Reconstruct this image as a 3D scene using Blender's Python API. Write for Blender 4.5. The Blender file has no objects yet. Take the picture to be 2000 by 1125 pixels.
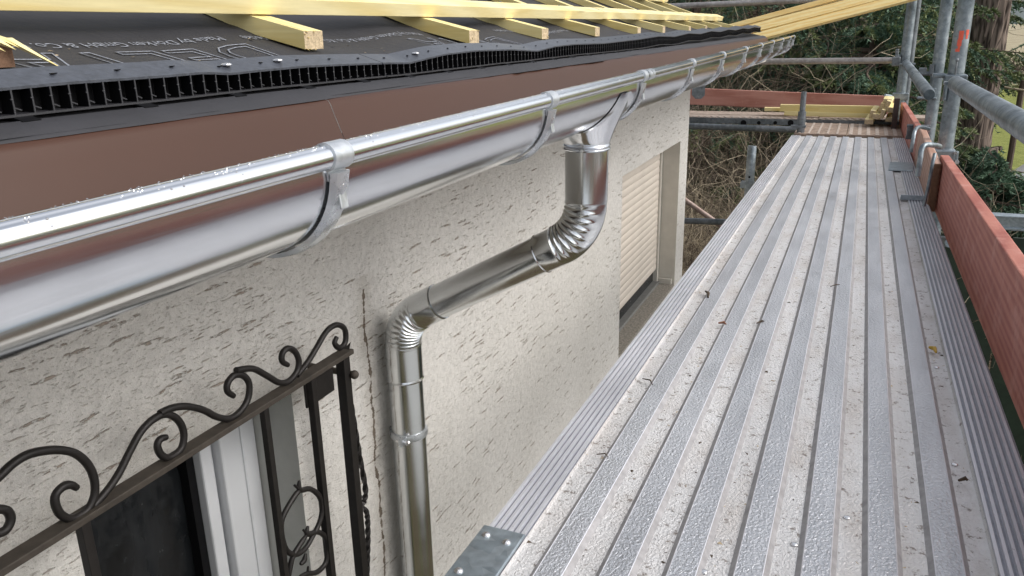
import bpy, math, random
import numpy as np
from mathutils import Vector, Matrix
random.seed(7); RNG = np.random.default_rng(11)
S = bpy.context.scene; COL = S.collection
R = math.radians

# ------------------------------------------------------------------ camera, world, sun, exposure
M = Matrix(((0.92034023, -0.10154307, -0.37770739), (0.39063178, 0.28681775, 0.87472418), (-0.019511, 0.95258836, -0.30363586)))
FPX = 1563.0
cd = bpy.data.cameras.new('camera'); cam = bpy.data.objects.new('camera', cd); COL.objects.link(cam)
cd.sensor_width = 36; cd.lens = FPX / 2000 * 36; cd.clip_start = 0.02; cd.clip_end = 3000
cam.matrix_world = Matrix(((M[0][0], M[0][1], -M[0][2], 0), (M[1][0], M[1][1], -M[1][2], 0), (M[2][0], M[2][1], -M[2][2], 0), (0, 0, 0, 1)))
S.camera = cam
W = bpy.data.worlds.new('World'); S.world = W; W.use_nodes = True
wn = W.node_tree; wn.nodes.clear()
wo = wn.nodes.new('ShaderNodeOutputWorld'); bg = wn.nodes.new('ShaderNodeBackground'); sk = wn.nodes.new('ShaderNodeTexSky')
sk.sky_type = 'NISHITA'; sk.sun_disc = False; SUN_EL, SUN_ROT = R(42), R(80)
sk.sun_elevation = SUN_EL; sk.sun_rotation = SUN_ROT; sk.air_density = 1.0; sk.dust_density = 4.0; sk.ozone_density = 1.0
hs = wn.nodes.new('ShaderNodeHueSaturation'); hs.inputs['Saturation'].default_value = 0.30
# a light overcast: broken cloud brightness over the desaturated sky
tc = wn.nodes.new('ShaderNodeTexCoord'); cn = wn.nodes.new('ShaderNodeTexNoise'); cn.inputs['Scale'].default_value = 2.2; cn.inputs['Detail'].default_value = 4
cr = wn.nodes.new('ShaderNodeMapRange'); cr.inputs[1].default_value = .3; cr.inputs[2].default_value = .7; cr.inputs[3].default_value = .8; cr.inputs[4].default_value = 1.35
vm = wn.nodes.new('ShaderNodeVectorMath'); vm.operation = 'SCALE'
wn.links.new(tc.outputs['Generated'], cn.inputs['Vector']); wn.links.new(cn.outputs['Fac'], cr.inputs[0])
wn.links.new(sk.outputs[0], hs.inputs['Color']); wn.links.new(hs.outputs[0], vm.inputs[0]); wn.links.new(cr.outputs[0], vm.inputs['Scale'])
wn.links.new(vm.outputs[0], bg.inputs[0]); bg.inputs[1].default_value = 0.15
wn.links.new(bg.outputs[0], wo.inputs[0])
sl = bpy.data.lights.new('sun', 'SUN'); sl.energy = 0.9; sl.angle = R(30); sl.color = (1, .97, .93)
so = bpy.data.objects.new('sun', sl); COL.objects.link(so)
sd = Vector((math.sin(SUN_ROT) * math.cos(SUN_EL), math.cos(SUN_ROT) * math.cos(SUN_EL), math.sin(SUN_EL)))
so.rotation_euler = (-sd).to_track_quat('-Z', 'Y').to_euler()
S.view_settings.view_transform = 'Standard'; S.view_settings.look = 'None'; S.view_settings.gamma = 1; S.view_settings.use_curve_mapping = False
S.view_settings.exposure = 0.5

def ray(px, py):
    v = M @ Vector((px - 1000, 562.5 - py, FPX)); return v
def P(px, py, **k):
    "point seen at a photograph pixel on a plane X=, Y= or Z= of the place"
    r = ray(px, py); a, v = list(k.items())[0]; return r * (v / r['XYZ'.index(a)])

# ------------------------------------------------------------------ materials
def nd(nt, t, **k):
    n = nt.nodes.new('ShaderNode' + t)
    for a, b in k.items():
        if a.startswith('_'): setattr(n, a[1:], b)
        else: n.inputs[a.replace('__', ' ')].default_value = b
    return n
def mat(name, base=(.5, .5, .5), rough=.6, metal=0., spec=.5):
    m = bpy.data.materials.new(name); m.use_nodes = True; nt = m.node_tree
    b = nt.nodes['Principled BSDF']; b.inputs['Base Color'].default_value = (*base, 1); b.inputs['Roughness'].default_value = rough
    b.inputs['Metallic'].default_value = metal; b.inputs['Specular IOR Level'].default_value = spec
    return m, nt, b
def coords(nt, scale=(1, 1, 1), rot=(0, 0, 0), kind='Object'):
    t = nd(nt, 'TexCoord'); mp = nd(nt, 'Mapping'); mp.inputs['Scale'].default_value = scale; mp.inputs['Rotation'].default_value = rot
    nt.links.new(t.outputs[kind], mp.inputs[0]); return mp.outputs[0]
def noise(nt, vec, scale, detail=4, rough=.55, dist=0.):
    n = nd(nt, 'TexNoise', Scale=scale, Detail=detail, Roughness=rough, Distortion=dist)
    nt.links.new(vec, n.inputs['Vector']); return n.outputs['Fac']
def ramp(nt, fac, stops):
    r = nd(nt, 'ValToRGB'); e = r.color_ramp.elements
    while len(e) < len(stops): e.new(.5)
    for i, (p, c) in enumerate(stops):
        e[i].position = p; e[i].color = (*c, 1) if isinstance(c, tuple) else (c, c, c, 1)
    nt.links.new(fac, r.inputs[0]); return r.outputs[0]
def mix(nt, fac, a, b, typ='MIX'):
    m = nd(nt, 'MixRGB', _blend_type=typ)
    for i, v in ((0, fac), (1, a), (2, b)):
        if isinstance(v, (int, float)): m.inputs[i].default_value = v if i == 0 else (v, v, v, 1)
        elif isinstance(v, tuple): m.inputs[i].default_value = (*v, 1)
        else: nt.links.new(v, m.inputs[i])
    return m.outputs[0]
def math_(nt, op, a, b=0.):
    m = nd(nt, 'Math', _operation=op)
    for i, v in ((0, a), (1, b)):
        if isinstance(v, (int, float)): m.inputs[i].default_value = v
        else: nt.links.new(v, m.inputs[i])
    return m.outputs[0]
def bump(nt, b, h, strength=.5, dist=.002, prev=None):
    n = nd(nt, 'Bump', Strength=strength, Distance=dist); nt.links.new(h, n.inputs['Height'])
    if prev is not None: nt.links.new(prev, n.inputs['Normal'])
    nt.links.new(n.outputs[0], b.inputs['Normal']); return n.outputs[0]
L = lambda nt, a, b: nt.links.new(a, b)

def m_plaster():
    m, nt, b = mat('scratched_plaster', rough=.9, spec=.2)
    v = coords(nt)
    wob = nd(nt, 'TexNoise', Scale=14., Detail=3.); L(nt, v, wob.inputs['Vector'])
    off = nd(nt, 'VectorMath', _operation='MULTIPLY_ADD'); L(nt, wob.outputs['Color'], off.inputs[0]); off.inputs[1].default_value = (0, .02, .016); L(nt, v, off.inputs[2])
    def dashes(sy, sz, thr, gate, seed, soft=.10):
        mp = nd(nt, 'Mapping'); mp.inputs['Scale'].default_value = (1, sy, sz); mp.inputs['Location'].default_value = (0, seed, seed * 2.3); L(nt, off.outputs[0], mp.inputs[0])
        vo = nd(nt, 'TexVoronoi', Scale=1., Randomness=1.); L(nt, mp.outputs[0], vo.inputs['Vector'])
        d = nd(nt, 'MapRange'); L(nt, vo.outputs['Distance'], d.inputs[0]); d.inputs[1].default_value = thr; d.inputs[2].default_value = thr - soft
        sp = nd(nt, 'SeparateColor'); L(nt, vo.outputs['Color'], sp.inputs[0])
        g = math_(nt, 'GREATER_THAN', sp.outputs[0], gate)
        return math_(nt, 'MULTIPLY', d.outputs[0], g)
    # X is constant on the wall, so the cells are cut by one plane
    d0 = dashes(10, 95, .30, .86, 1.9, .05); d1 = dashes(20, 185, .33, .84, 3.1); d2 = dashes(60, 250, .34, .88, 8.7); d3 = dashes(150, 330, .38, .74, 5.2)
    brk = ramp(nt, noise(nt, coords(nt, (1, .6, 1.6)), 120, 3, .7), [(.46, 0.), (.54, 1.)])
    patm = ramp(nt, noise(nt, v, 4.5, 4, .6), [(.44, .0), (.58, 1.)])
    dd_ = math_(nt, 'MAXIMUM', math_(nt, 'MULTIPLY', d0, brk), math_(nt, 'MULTIPLY', math_(nt, 'MULTIPLY', d1, patm), brk))
    d = math_(nt, 'MAXIMUM', dd_, math_(nt, 'MAXIMUM', math_(nt, 'MULTIPLY', math_(nt, 'MULTIPLY', d2, .55), brk), math_(nt, 'MULTIPLY', d3, .3)))
    fine = noise(nt, v, 420, 3, .7); med = noise(nt, v, 60, 4, .6)
    big = noise(nt, v, 1.8, 4)
    c = ramp(nt, big, [(.3, (.68, .665, .635)), (.7, (.78, .765, .74))])
    c = mix(nt, .35, c, ramp(nt, fine, [(.35, (.42, .40, .37)), (.6, (.74, .72, .68))]), 'MULTIPLY')
    c = mix(nt, 1., c, ramp(nt, med, [(.3, .84), (.6, 1.)]), 'MULTIPLY')
    c = mix(nt, math_(nt, 'MULTIPLY', math_(nt, 'POWER', d, 1.3), .66), c, (.23, .165, .11))
    # dirty crack line left of the pipe, its dark shadow painted into the colour
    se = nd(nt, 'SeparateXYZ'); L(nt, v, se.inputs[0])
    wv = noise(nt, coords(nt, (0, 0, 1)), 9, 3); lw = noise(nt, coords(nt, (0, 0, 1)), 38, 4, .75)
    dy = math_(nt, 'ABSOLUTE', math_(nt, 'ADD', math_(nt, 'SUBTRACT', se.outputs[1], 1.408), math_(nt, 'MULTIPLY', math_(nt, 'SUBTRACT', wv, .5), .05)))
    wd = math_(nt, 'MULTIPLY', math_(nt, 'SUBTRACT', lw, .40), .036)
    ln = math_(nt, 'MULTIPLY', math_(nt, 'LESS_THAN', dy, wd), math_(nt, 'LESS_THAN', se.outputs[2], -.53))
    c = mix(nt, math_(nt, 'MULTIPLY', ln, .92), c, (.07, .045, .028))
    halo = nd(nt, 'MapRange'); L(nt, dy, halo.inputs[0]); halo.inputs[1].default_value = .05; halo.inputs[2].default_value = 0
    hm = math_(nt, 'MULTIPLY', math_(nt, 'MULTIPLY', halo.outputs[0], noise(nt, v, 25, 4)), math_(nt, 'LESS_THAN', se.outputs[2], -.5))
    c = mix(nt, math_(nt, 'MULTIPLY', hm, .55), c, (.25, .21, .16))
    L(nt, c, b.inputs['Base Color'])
    h = math_(nt, 'ADD', math_(nt, 'MULTIPLY', d, -1.), math_(nt, 'MULTIPLY', fine, .45)); h = math_(nt, 'ADD', h, math_(nt, 'MULTIPLY', med, .7))
    bump(nt, b, h, .9, .0035); return m
def m_zinc(name, rough=(.10, .24), base=(.70, .72, .745), along='Y', smear=.35):
    m, nt, b = mat(name, base, .2, 1.)
    sc = {'Y': (14, .8, 14), 'N': (3, 3, 3)}[along]
    n1 = noise(nt, coords(nt, sc), 2.5, 4); n2 = noise(nt, coords(nt, (1, .35, 1)), 7, 3, .5)
    L(nt, ramp(nt, n2, [(.3, rough[0]), (.75, rough[1])]), b.inputs['Roughness'])
    c = mix(nt, 1., base, ramp(nt, n2, [(.25, .90), (.6, 1.)]), 'MULTIPLY')
    spot = noise(nt, coords(nt), 10, 2, .5)
    c = mix(nt, ramp(nt, spot, [(.62, 0.), (.72, .14)]), c, (.50, .51, .54)); L(nt, c, b.inputs['Base Color'])
    bump(nt, b, n1, smear, .0012); return m
def m_galv(name, dark=(.25, .28, .30), light=(.48, .52, .55), rough=.42, stain=.25):
    m, nt, b = mat(name, light, rough, .75)
    v = coords(nt); n1 = noise(nt, v, 7, 5, .65); n2 = noise(nt, v, 45, 4, .7)
    vo = nd(nt, 'TexVoronoi', Scale=70.); L(nt, v, vo.inputs['Vector'])
    c = ramp(nt, n1, [(.32, dark), (.68, light)])
    c = mix(nt, .35, c, ramp(nt, n2, [(.3, .45), (.7, 1.)]), 'MULTIPLY')
    sv = nd(nt, 'SeparateColor'); L(nt, vo.outputs['Color'], sv.inputs[0]); c = mix(nt, .22, c, sv.outputs[0], 'SOFT_LIGHT')
    c = mix(nt, ramp(nt, noise(nt, v, 14, 5, .8), [(.60, 0.), (.72, stain)]), c, (.62, .58, .54))
    c = mix(nt, ramp(nt, noise(nt, v, 19, 5, .8), [(.66, 0.), (.74, stain)]), c, (.16, .09, .06))
    L(nt, c, b.inputs['Base Color']); L(nt, ramp(nt, n2, [(.3, rough - .1), (.7, rough + .15)]), b.inputs['Roughness'])
    bump(nt, b, n2, .25, .001); return m
def m_alu(name, dirt):
    m, nt, b = mat(name, (.7, .7, .72), .42, 1.)
    v = coords(nt)
    em = noise(nt, coords(nt, (1., .75, 1)), 270, 2, .5, .6); big = noise(nt, coords(nt, (6, .7, 1)), 2., 5, .65); sp = noise(nt, v, 75, 4, .75); sp2 = noise(nt, coords(nt, (1, .5, 1)), 12, 4, .6)
    if dirt == 0:
        c = ramp(nt, big, [(.3, (.46, .475, .505)), (.7, (.64, .655, .685))]); met, ro = .65, .42
        c = mix(nt, ramp(nt, sp, [(.66, 0.), (.74, .6)]), c, (.23, .21, .20))
        b.inputs['Metallic'].default_value = met
    elif dirt == 1:
        c = ramp(nt, big, [(.3, (.58, .57, .565)), (.7, (.76, .755, .755))]); ro = .55
        c = mix(nt, ramp(nt, sp2, [(.45, 0.), (.75, .45)]), c, (.40, .34, .29))
        c = mix(nt, ramp(nt, sp, [(.57, 0.), (.66, .8)]), c, (.15, .115, .09))
        b.inputs['Metallic'].default_value = .35
    else:
        c = ramp(nt, big, [(.3, (.62, .63, .67)), (.7, (.78, .79, .83))]); ro = .38
        c = mix(nt, ramp(nt, sp, [(.66, 0.), (.72, .7)]), c, (.22, .21, .22)); em = noise(nt, coords(nt, (40, 1, 1)), 12, 3)
        b.inputs['Metallic'].default_value = .5
    L(nt, c, b.inputs['Base Color']); L(nt, ramp(nt, sp2, [(.3, ro - .08), (.7, ro + .15)]), b.inputs['Roughness'])
    bump(nt, b, em, (1., .9)[dirt] if dirt < 2 else .0, (.0028, .003, .001)[dirt]); return m
def m_wood(name, a, c2, axis='Y', rough=.65, stain=None, grain=.5):
    m, nt, b = mat(name, a, rough, 0, .3)
    s = {'Y': (9, .6, 9), 'X': (.6, 9, 9), 'Z': (9, 9, .6)}[axis]
    v = coords(nt, s); n1 = noise(nt, v, 4., 5, .6, 1.2)
    wv = nd(nt, 'TexWave', Scale=3., Distortion=6., Detail=3.); wv.wave_type = 'RINGS'; L(nt, coords(nt, tuple(q * .6 for q in s)), wv.inputs['Vector'])
    f = mix(nt, grain, n1, wv.outputs['Fac'])
    c = ramp(nt, f, [(.25, c2), (.65, a)])
    kn = noise(nt, coords(nt, tuple(q * .35 for q in s)), 8, 2, .5)
    c = mix(nt, ramp(nt, kn, [(.70, 0.), (.76, .7)]), c, tuple(q * .35 for q in c2))
    fi = noise(nt, coords(nt, tuple(q * 5 for q in s)), 6, 3); c = mix(nt, .22, c, ramp(nt, fi, [(.3, .6), (.7, 1.)]), 'MULTIPLY')
    if stain: c = mix(nt, ramp(nt, noise(nt, coords(nt), 11, 5, .7), [(.5, 0.), (.72, .7)]), c, stain)
    if stain:
        scr = noise(nt, coords(nt, (30, 26, 2.2), (.5, 0, 0)), 5, 2, .5); c = mix(nt, ramp(nt, scr, [(.70, 0.), (.73, .25)]), c, tuple(min(1, q * 1.5) for q in stain))
    L(nt, c, b.inputs['Base Color']); bump(nt, b, fi, .15, .001); return m
def m_simple(name, base, rough=.6, metal=0., var=.25, scale=30, b_=.3, dist=.001, spec=.5):
    m, nt, b = mat(name, base, rough, metal, spec); v = coords(nt); n = noise(nt, v, scale, 5, .65)
    L(nt, mix(nt, 1., base, ramp(nt, n, [(.3, 1 - var), (.7, 1.)]), 'MULTIPLY'), b.inputs['Base Color'])
    bump(nt, b, n, b_, dist); return m
def m_leaf(name, a, c2, scale=2.5):
    m, nt, b = mat(name, a, .6, 0, .25)
    n = noise(nt, coords(nt), scale, 3); n2 = noise(nt, coords(nt), 30, 2)
    c = ramp(nt, n, [(.3, c2), (.7, a)]); c = mix(nt, .6, c, ramp(nt, n2, [(.3, .45), (.7, 1.2)]), 'MULTIPLY'); L(nt, c, b.inputs['Base Color']); return m

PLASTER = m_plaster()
ZINC = m_zinc('zinc_gutter', (.12, .22), (.84, .86, .89)); ZPIPE = m_zinc('zinc_pipe', (.14, .28), (.74, .76, .77), 'N', .30)
STRAP = m_galv('galvanised_strap', (.5, .53, .56), (.72, .75, .78), .30, .1)
GALV = m_galv('galvanised_tube', (.12, .15, .17), (.37, .42, .455), .42, .18); GALVD = m_galv('dark_galvanised', (.13, .15, .16), (.26, .28, .30), .5); GALVW = m_galv('weathered_rail', (.30, .28, .27), (.50, .48, .47), .5, .5)
GPLATE = m_galv('galvanised_plate', (.34, .40, .44), (.50, .57, .62), .38, .12)
ALU_R = m_alu('aluminium_ridge', 0); ALU_V = m_alu('dirty_aluminium', 1); ALU_E = m_alu('aluminium_edge', 2); ALU_G = m_simple('edge_rib_groove', (.33, .34, .38), .5, .5, .3, 60, .2); ALU_W = m_simple('dirty_aluminium_side', (.47, .46, .465), .6, .35, .35, 60, .4)
YELLOW = m_wood('yellow_timber', (.84, .74, .42), (.74, .60, .27), 'Y', grain=.3)
YELLOWX = m_wood('yellow_timber_x', (.84, .73, .38), (.72, .57, .22), 'X', grain=.3)
SAWN = m_simple('sawn_end_grain', (.66, .52, .33), .85, 0, .5, 160, .8, .003)
SAWND = m_simple('brown_end_grain', (.22, .12, .07), .85, 0, .5, 60, .6, .003)
REDWOOD = m_wood('red_toe_board', (.46, .18, .135), (.33, .10, .075), 'Y', .6, (.55, .30, .25), .4)
REDWOODX = m_wood('red_toe_board_x', (.52, .26, .21), (.40, .17, .13), 'X', .65, (.50, .27, .22), .4)
PALEWOOD = m_wood('pale_board', (.50, .33, .26), (.38, .22, .16), 'Y', .7)
MEMB = m_simple('roof_underlay', (.021, .0205, .025), .68, 0, .35, 14, .5, .004, .6)
PLY = m_simple('muddy_plywood', (.47, .37, .30), .85, 0, .6, 40, .8, .003)
BLACK = m_simple('black_plastic', (.004, .004, .005), .5, 0, .2, 50, .2, .001, .2); EDGEB = m_simple('dark_grey_plastic', (.035, .035, .04), .35, 0, .3, 50, .2)  # second plastic: dim grey tone for rib fronts and bottom strip
COMBTOP = m_simple('wet_plastic_strip', (.060, .066, .082), .36, 0, .6, 120, .3)
BROWN = m_simple('brown_coated_sheet', (.056, .021, .010), .45, 0, .12, 3, .05, .001, .35)
IRON = m_simple('wrought_iron', (.022, .019, .018), .5, .3, .4, 60, .5, .001)
RUSTY = m_simple('dusty_iron', (.075, .062, .050), .7, .2, .5, 40, .4, .001)
WHITEP = m_simple('white_window_frame', (.64, .655, .68), .35, 0, .06, 8, .05)
REVEAL = m_simple('painted_reveal', (.50, .505, .48), .85, 0, .12, 20, .4)
CREAM = m_simple('cream_reveal', (.66, .63, .57), .85, 0, .12, 15, .4)
SHUT = m_simple('beige_shutter', (.67, .605, .535), .5, 0, .08, 10, .05)
GREYP = m_simple('grey_sill', (.22, .22, .21), .6, 0, .3, 60, .3)
PRINT = m_simple('pale_print', (.30, .32, .37), .7, 0, .6, 200, .1)
CHIP = m_simple('wood_chips', (.60, .48, .32), .8, 0, .6, 60, .3)
DIRT = m_simple('dark_dirt', (.10, .07, .045), .9, 0, .6, 60, .3)
SCREW = m_simple('bright_screw', (.75, .75, .76), .25, .9, .1, 50, .1)
ORANGE = m_simple('orange_spray_paint', (.85, .13, .07), .6, 0, .2, 90, .2)
BARK = m_wood('tree_bark', (.25, .195, .16), (.06, .045, .037), 'Z', .9)
TWIG = m_simple('pale_twig_bark', (.48, .40, .28), .85, 0, .5, 5, .2)
TWIGD = m_simple('dark_twig_bark', (.13, .095, .07), .85, 0, .5, 5, .2)
NEEDLE = m_leaf('blue_green_needles', (.16, .25, .155), (.05, .10, .068))
NEEDLE2 = m_leaf('mossy_needles', (.27, .31, .13), (.08, .12, .06))

# ------------------------------------------------------------------ mesh helpers
class MB:
    def __init__(s): s.v = []; s.f = []; s.m = []
    def add(s, vs, fs, mi=0):
        o = len(s.v); s.v += [tuple(p) for p in vs]; s.f += [tuple(i + o for i in f) for f in fs]; s.m += [mi] * len(fs); return s
    def box(s, c, d, rot=None, mi=0, ends=None, bev=0):
        x, y, z = [q / 2 for q in d]
        vs = [Vector((a * x, b * y, e * z)) for a in (-1, 1) for b in (-1, 1) for e in (-1, 1)]
        if rot is not None: vs = [rot @ p for p in vs]
        vs = [p + Vector(c) for p in vs]
        fs = [(0, 1, 3, 2), (4, 6, 7, 5), (0, 4, 5, 1), (2, 3, 7, 6), (0, 2, 6, 4), (1, 5, 7, 3)]
        o = len(s.f); s.add(vs, fs, mi)
        if ends is not None:
            for k in {'X': (0, 1), 'Y': (2, 3), 'Z': (4, 5)}[ends[0]]: s.m[o + k] = ends[1]
        return s
    def beam(s, a, b, w, h, up=(0, 0, 1), mi=0, endm=None):
        "box from a to b, w across, h along up"
        a, b = Vector(a), Vector(b); d = (b - a); Ln = d.length; d.normalize(); u = Vector(up); sx = d.cross(u).normalized(); u = sx.cross(d)
        rot = Matrix((sx, d, u)).transposed(); return s.box((a + b) / 2, (w, Ln, h), rot, mi, ('Y', endm) if endm is not None else None)
    def tube(s, pts, r, n=12, mi=0, caps=True, closed=False, flat=None):
        pts = [Vector(p) for p in pts]; rs = r if isinstance(r, (list, tuple)) else [r] * len(pts)
        rings = []; prev = None
        for i, p in enumerate(pts):
            t = (pts[min(i + 1, len(pts) - 1)] - pts[max(i - 1, 0)]).normalized()
            if prev is None: a = t.orthogonal().normalized() if flat is None else (Vector(flat) - t * t.dot(Vector(flat))).normalized()
            else: a = (prev - t * prev.dot(t)).normalized()
            prev = a; b2 = t.cross(a)
            rings.append([p + (a * math.cos(q) + b2 * math.sin(q)) * rs[i] for q in [2 * math.pi * k / n + math.pi / n for k in range(n)]])
        return s.loft(rings, mi, caps)
    def loft(s, rings, mi=0, caps=True, close=True):
        n = len(rings[0]); vs = [p for r in rings for p in r]; fs = []
        for i in range(len(rings) - 1):
            for k in range(n if close else n - 1):
                k2 = (k + 1) % n; fs.append((i * n + k, i * n + k2, (i + 1) * n + k2, (i + 1) * n + k))
        if caps and close: fs += [tuple(range(n))[::-1], tuple((len(rings) - 1) * n + k for k in range(n))]
        return s.add(vs, fs, mi)
    def prof(s, pts, y0, y1, mi=0, caps=True, dz=(0, 0), close=True, seg=1):
        "extrude (x,z) profile along Y; dz = height offset at both ends"
        rings = []
        for i in range(seg + 1):
            t = i / seg; rings.append([(x, y0 + (y1 - y0) * t, z + dz[0] + (dz[1] - dz[0]) * t) for x, z in pts])
        return s.loft(rings, mi, caps, close)
    def ball(s, c, r, mi=0, n=8, sc=(1, 1, 1)):
        rings = []
        for i in range(n + 1):
            th = math.pi * i / n; rr = max(math.sin(th), .02)
            rings.append([(c[0] + r * sc[0] * rr * math.cos(q), c[1] + r * sc[1] * rr * math.sin(q), c[2] + r * sc[2] * math.cos(th)) for q in [2 * math.pi * k / (n + 2) for k in range(n + 2)]])
        return s.loft(rings, mi)
    def build(s, name, mats, parent=None, smooth=0, bevel=0):
        me = bpy.data.meshes.new(name); me.from_pydata(s.v, [], s.f)
        for m in (mats if isinstance(mats, (list, tuple)) else [mats]): me.materials.append(m)
        me.polygons.foreach_set('material_index', s.m)
        if smooth: me.shade_smooth(); me.set_sharp_from_angle(angle=R(smooth))
        o = bpy.data.objects.new(name, me); COL.objects.link(o)
        if parent is not None: o.parent = parent
        if bevel:
            b = o.modifiers.new('bevel', 'BEVEL'); b.width = bevel; b.segments = 2; b.limit_method = 'ANGLE'; b.harden_normals = False
        return o
def tag(o, label=None, cat=None, group=None, kind=None):
    for k, v in (('label', label), ('category', cat), ('group', group), ('kind', kind)):
        if v: o[k] = v
    return o
def thing(name, label, cat, group=None, loc=(0, 0, 0)):
    o = bpy.data.objects.new(name, None); COL.objects.link(o); o.location = loc; o.empty_display_size = .1
    return tag(o, label, cat, group)
def inst(o, parent, loc=(0, 0, 0), rot=None):
    c = o.copy(); COL.objects.link(c); c.parent = parent; c.location = loc
    if rot: c.rotation_euler = rot
    return c
def smoothpts(pts, k=3):
    "Catmull-Rom"
    pts = [Vector(p) for p in pts]; out = []; n = len(pts)
    for i in range(n - 1):
        a, b, c, d = pts[max(i - 1, 0)], pts[i], pts[i + 1], pts[min(i + 2, n - 1)]
        for j in range(k):
            t = j / k; out.append(.5 * ((2 * b) + (c - a) * t + (2 * a - 5 * b + 4 * c - d) * t * t + (3 * b - a - 3 * c + d) * t ** 3))
    return out + [pts[-1]]
def hn(x, s=0.):  # cheap smooth 1d noise
    return math.sin(x * 1.7 + s) * .5 + math.sin(x * 3.9 + s * 2.1 + 1) * .3 + math.sin(x * 9.1 + s * 1.3 + 2) * .2
def tri_object(name, tris, mats, midx=None, parent=None):
    tris = np.asarray(tris, dtype=np.float32); n = len(tris); me = bpy.data.meshes.new(name)
    me.vertices.add(n * 3); me.vertices.foreach_set('co', tris.reshape(-1)); me.loops.add(n * 3); me.loops.foreach_set('vertex_index', np.arange(n * 3, dtype=np.int32))
    me.polygons.add(n); me.polygons.foreach_set('loop_start', np.arange(0, n * 3, 3, dtype=np.int32)); me.polygons.foreach_set('loop_total', np.full(n, 3, dtype=np.int32))
    for m in mats: me.materials.append(m)
    if midx is not None: me.polygons.foreach_set('material_index', np.asarray(midx, dtype=np.int32))
    me.update(); o = bpy.data.objects.new(name, me); COL.objects.link(o)
    if parent is not None: o.parent = parent
    return o

# ------------------------------------------------------------------ terrain
GZ = -4.3
def ground_z(x, y):
    az = x / max(y, 1)
    left = min(max((.10 - az) / .10, 0), 1); left = left * left * (3 - 2 * left)
    h = GZ
    if y > 6: h += left * (min(y - 6, 12) * .12 + max(min(y - 18, 60), 0) * .16) * 1.0
    if y > 60: h += (1 - left) * min((y - 60) * .012, 3.0)
    if x > 6: h -= 0
    return h + .08 * hn(x * .7, y * .3) + .05 * hn(y * 1.1, x)
def axis(a, b, n, p=2.2):
    return [a + (b - a) * i / n for i in range(n + 1)]
xs = [-400, -250, -150, -90, -60, -40, -28, -20, -15] + [-12 + .8 * i for i in range(31)] + [15, 20, 28, 40, 60, 90, 150, 250, 400]
ys = [-400, -200, -100, -50, -25, -12, -6] + [-3 + .8 * i for i in range(36)] + [28, 32, 37, 43, 50, 60, 72, 90, 115, 150, 200, 280, 400, 700, 1200]
g = MB(); g.add([(x, y, ground_z(x, y)) for y in ys for x in xs], [(j * len(xs) + i, j * len(xs) + i + 1, (j + 1) * len(xs) + i + 1, (j + 1) * len(xs) + i) for j in range(len(ys) - 1) for i in range(len(xs) - 1)])
m, nt, b = mat('garden_soil_and_grass', rough=.95, spec=.1)
v = coords(nt); n1 = noise(nt, v, .8, 5, .7); n2 = noise(nt, v, 7, 6, .7); n3 = noise(nt, v, 45, 4, .7)
c = ramp(nt, n2, [(.3, (.035, .025, .017)), (.55, (.10, .075, .05)), (.75, (.20, .155, .105))])
c = mix(nt, ramp(nt, n1, [(.48, 0.), (.60, .8)]), c, ramp(nt, n3, [(.3, (.035, .045, .015)), (.7, (.11, .13, .045))]))
se = nd(nt, 'SeparateXYZ'); L(nt, v, se.inputs[0])
far = nd(nt, 'MapRange'); L(nt, se.outputs[1], far.inputs[0]); far.inputs[1].default_value = 17; far.inputs[2].default_value = 20
az = nd(nt, 'MapRange'); L(nt, math_(nt, 'DIVIDE', se.outputs[0], se.outputs[1]), az.inputs[0]); az.inputs[1].default_value = .06; az.inputs[2].default_value = .08
grass = ramp(nt, noise(nt, v, 3, 5, .7), [(.3, (.15, .17, .045)), (.7, (.27, .29, .09))])
tan = ramp(nt, noise(nt, v, .8, 5, .7), [(.3, (.27, .22, .15)), (.7, (.42, .38, .26))])
ff = nd(nt, 'MapRange'); L(nt, se.outputs[1], ff.inputs[0]); ff.inputs[1].default_value = 66; ff.inputs[2].default_value = 69
fld = mix(nt, ff.outputs[0], grass, tan)
c = mix(nt, math_(nt, 'MULTIPLY', far.outputs[0], az.outputs[0]), c, fld)
L(nt, c, b.inputs['Base Color']); bump(nt, b, n2, .8, .08)
tag(g.build('ground', m, smooth=60), kind='structure')
k = MB()
for ix in range(12):
    for iy in range(12): k.box((4.6 + ix * 1.5, -11 + iy * 1.5, GZ + .16), (1.49, 1.49, .1))
o = k.build('reflector_slabs', m_simple('pale_reflector_concrete', (.44, .44, .42), .9, 0, .35, 1.5, .2)); tag(o, kind='structure')  # unseen pale slabs, added to brighten the gutter's reflection
hl = MB(); rings = []
for i in range(40):
    a = R(-75 + i * 150 / 39); d = 900; hgt = 6 + 12 * (hn(i * .35, 2) + 1)
    rings.append([(d * math.sin(a), d * math.cos(a), -20), (d * 1.05 * math.sin(a), d * 1.05 * math.cos(a), hgt * .6), (d * 1.2 * math.sin(a), d * 1.2 * math.cos(a), hgt)])
hl.loft(rings, 0, False, False); tag(hl.build('hills', m_simple('far_hill_woods', (.17, .20, .20), .95, 0, .4, .03, .1), smooth=60), kind='structure')

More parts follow.
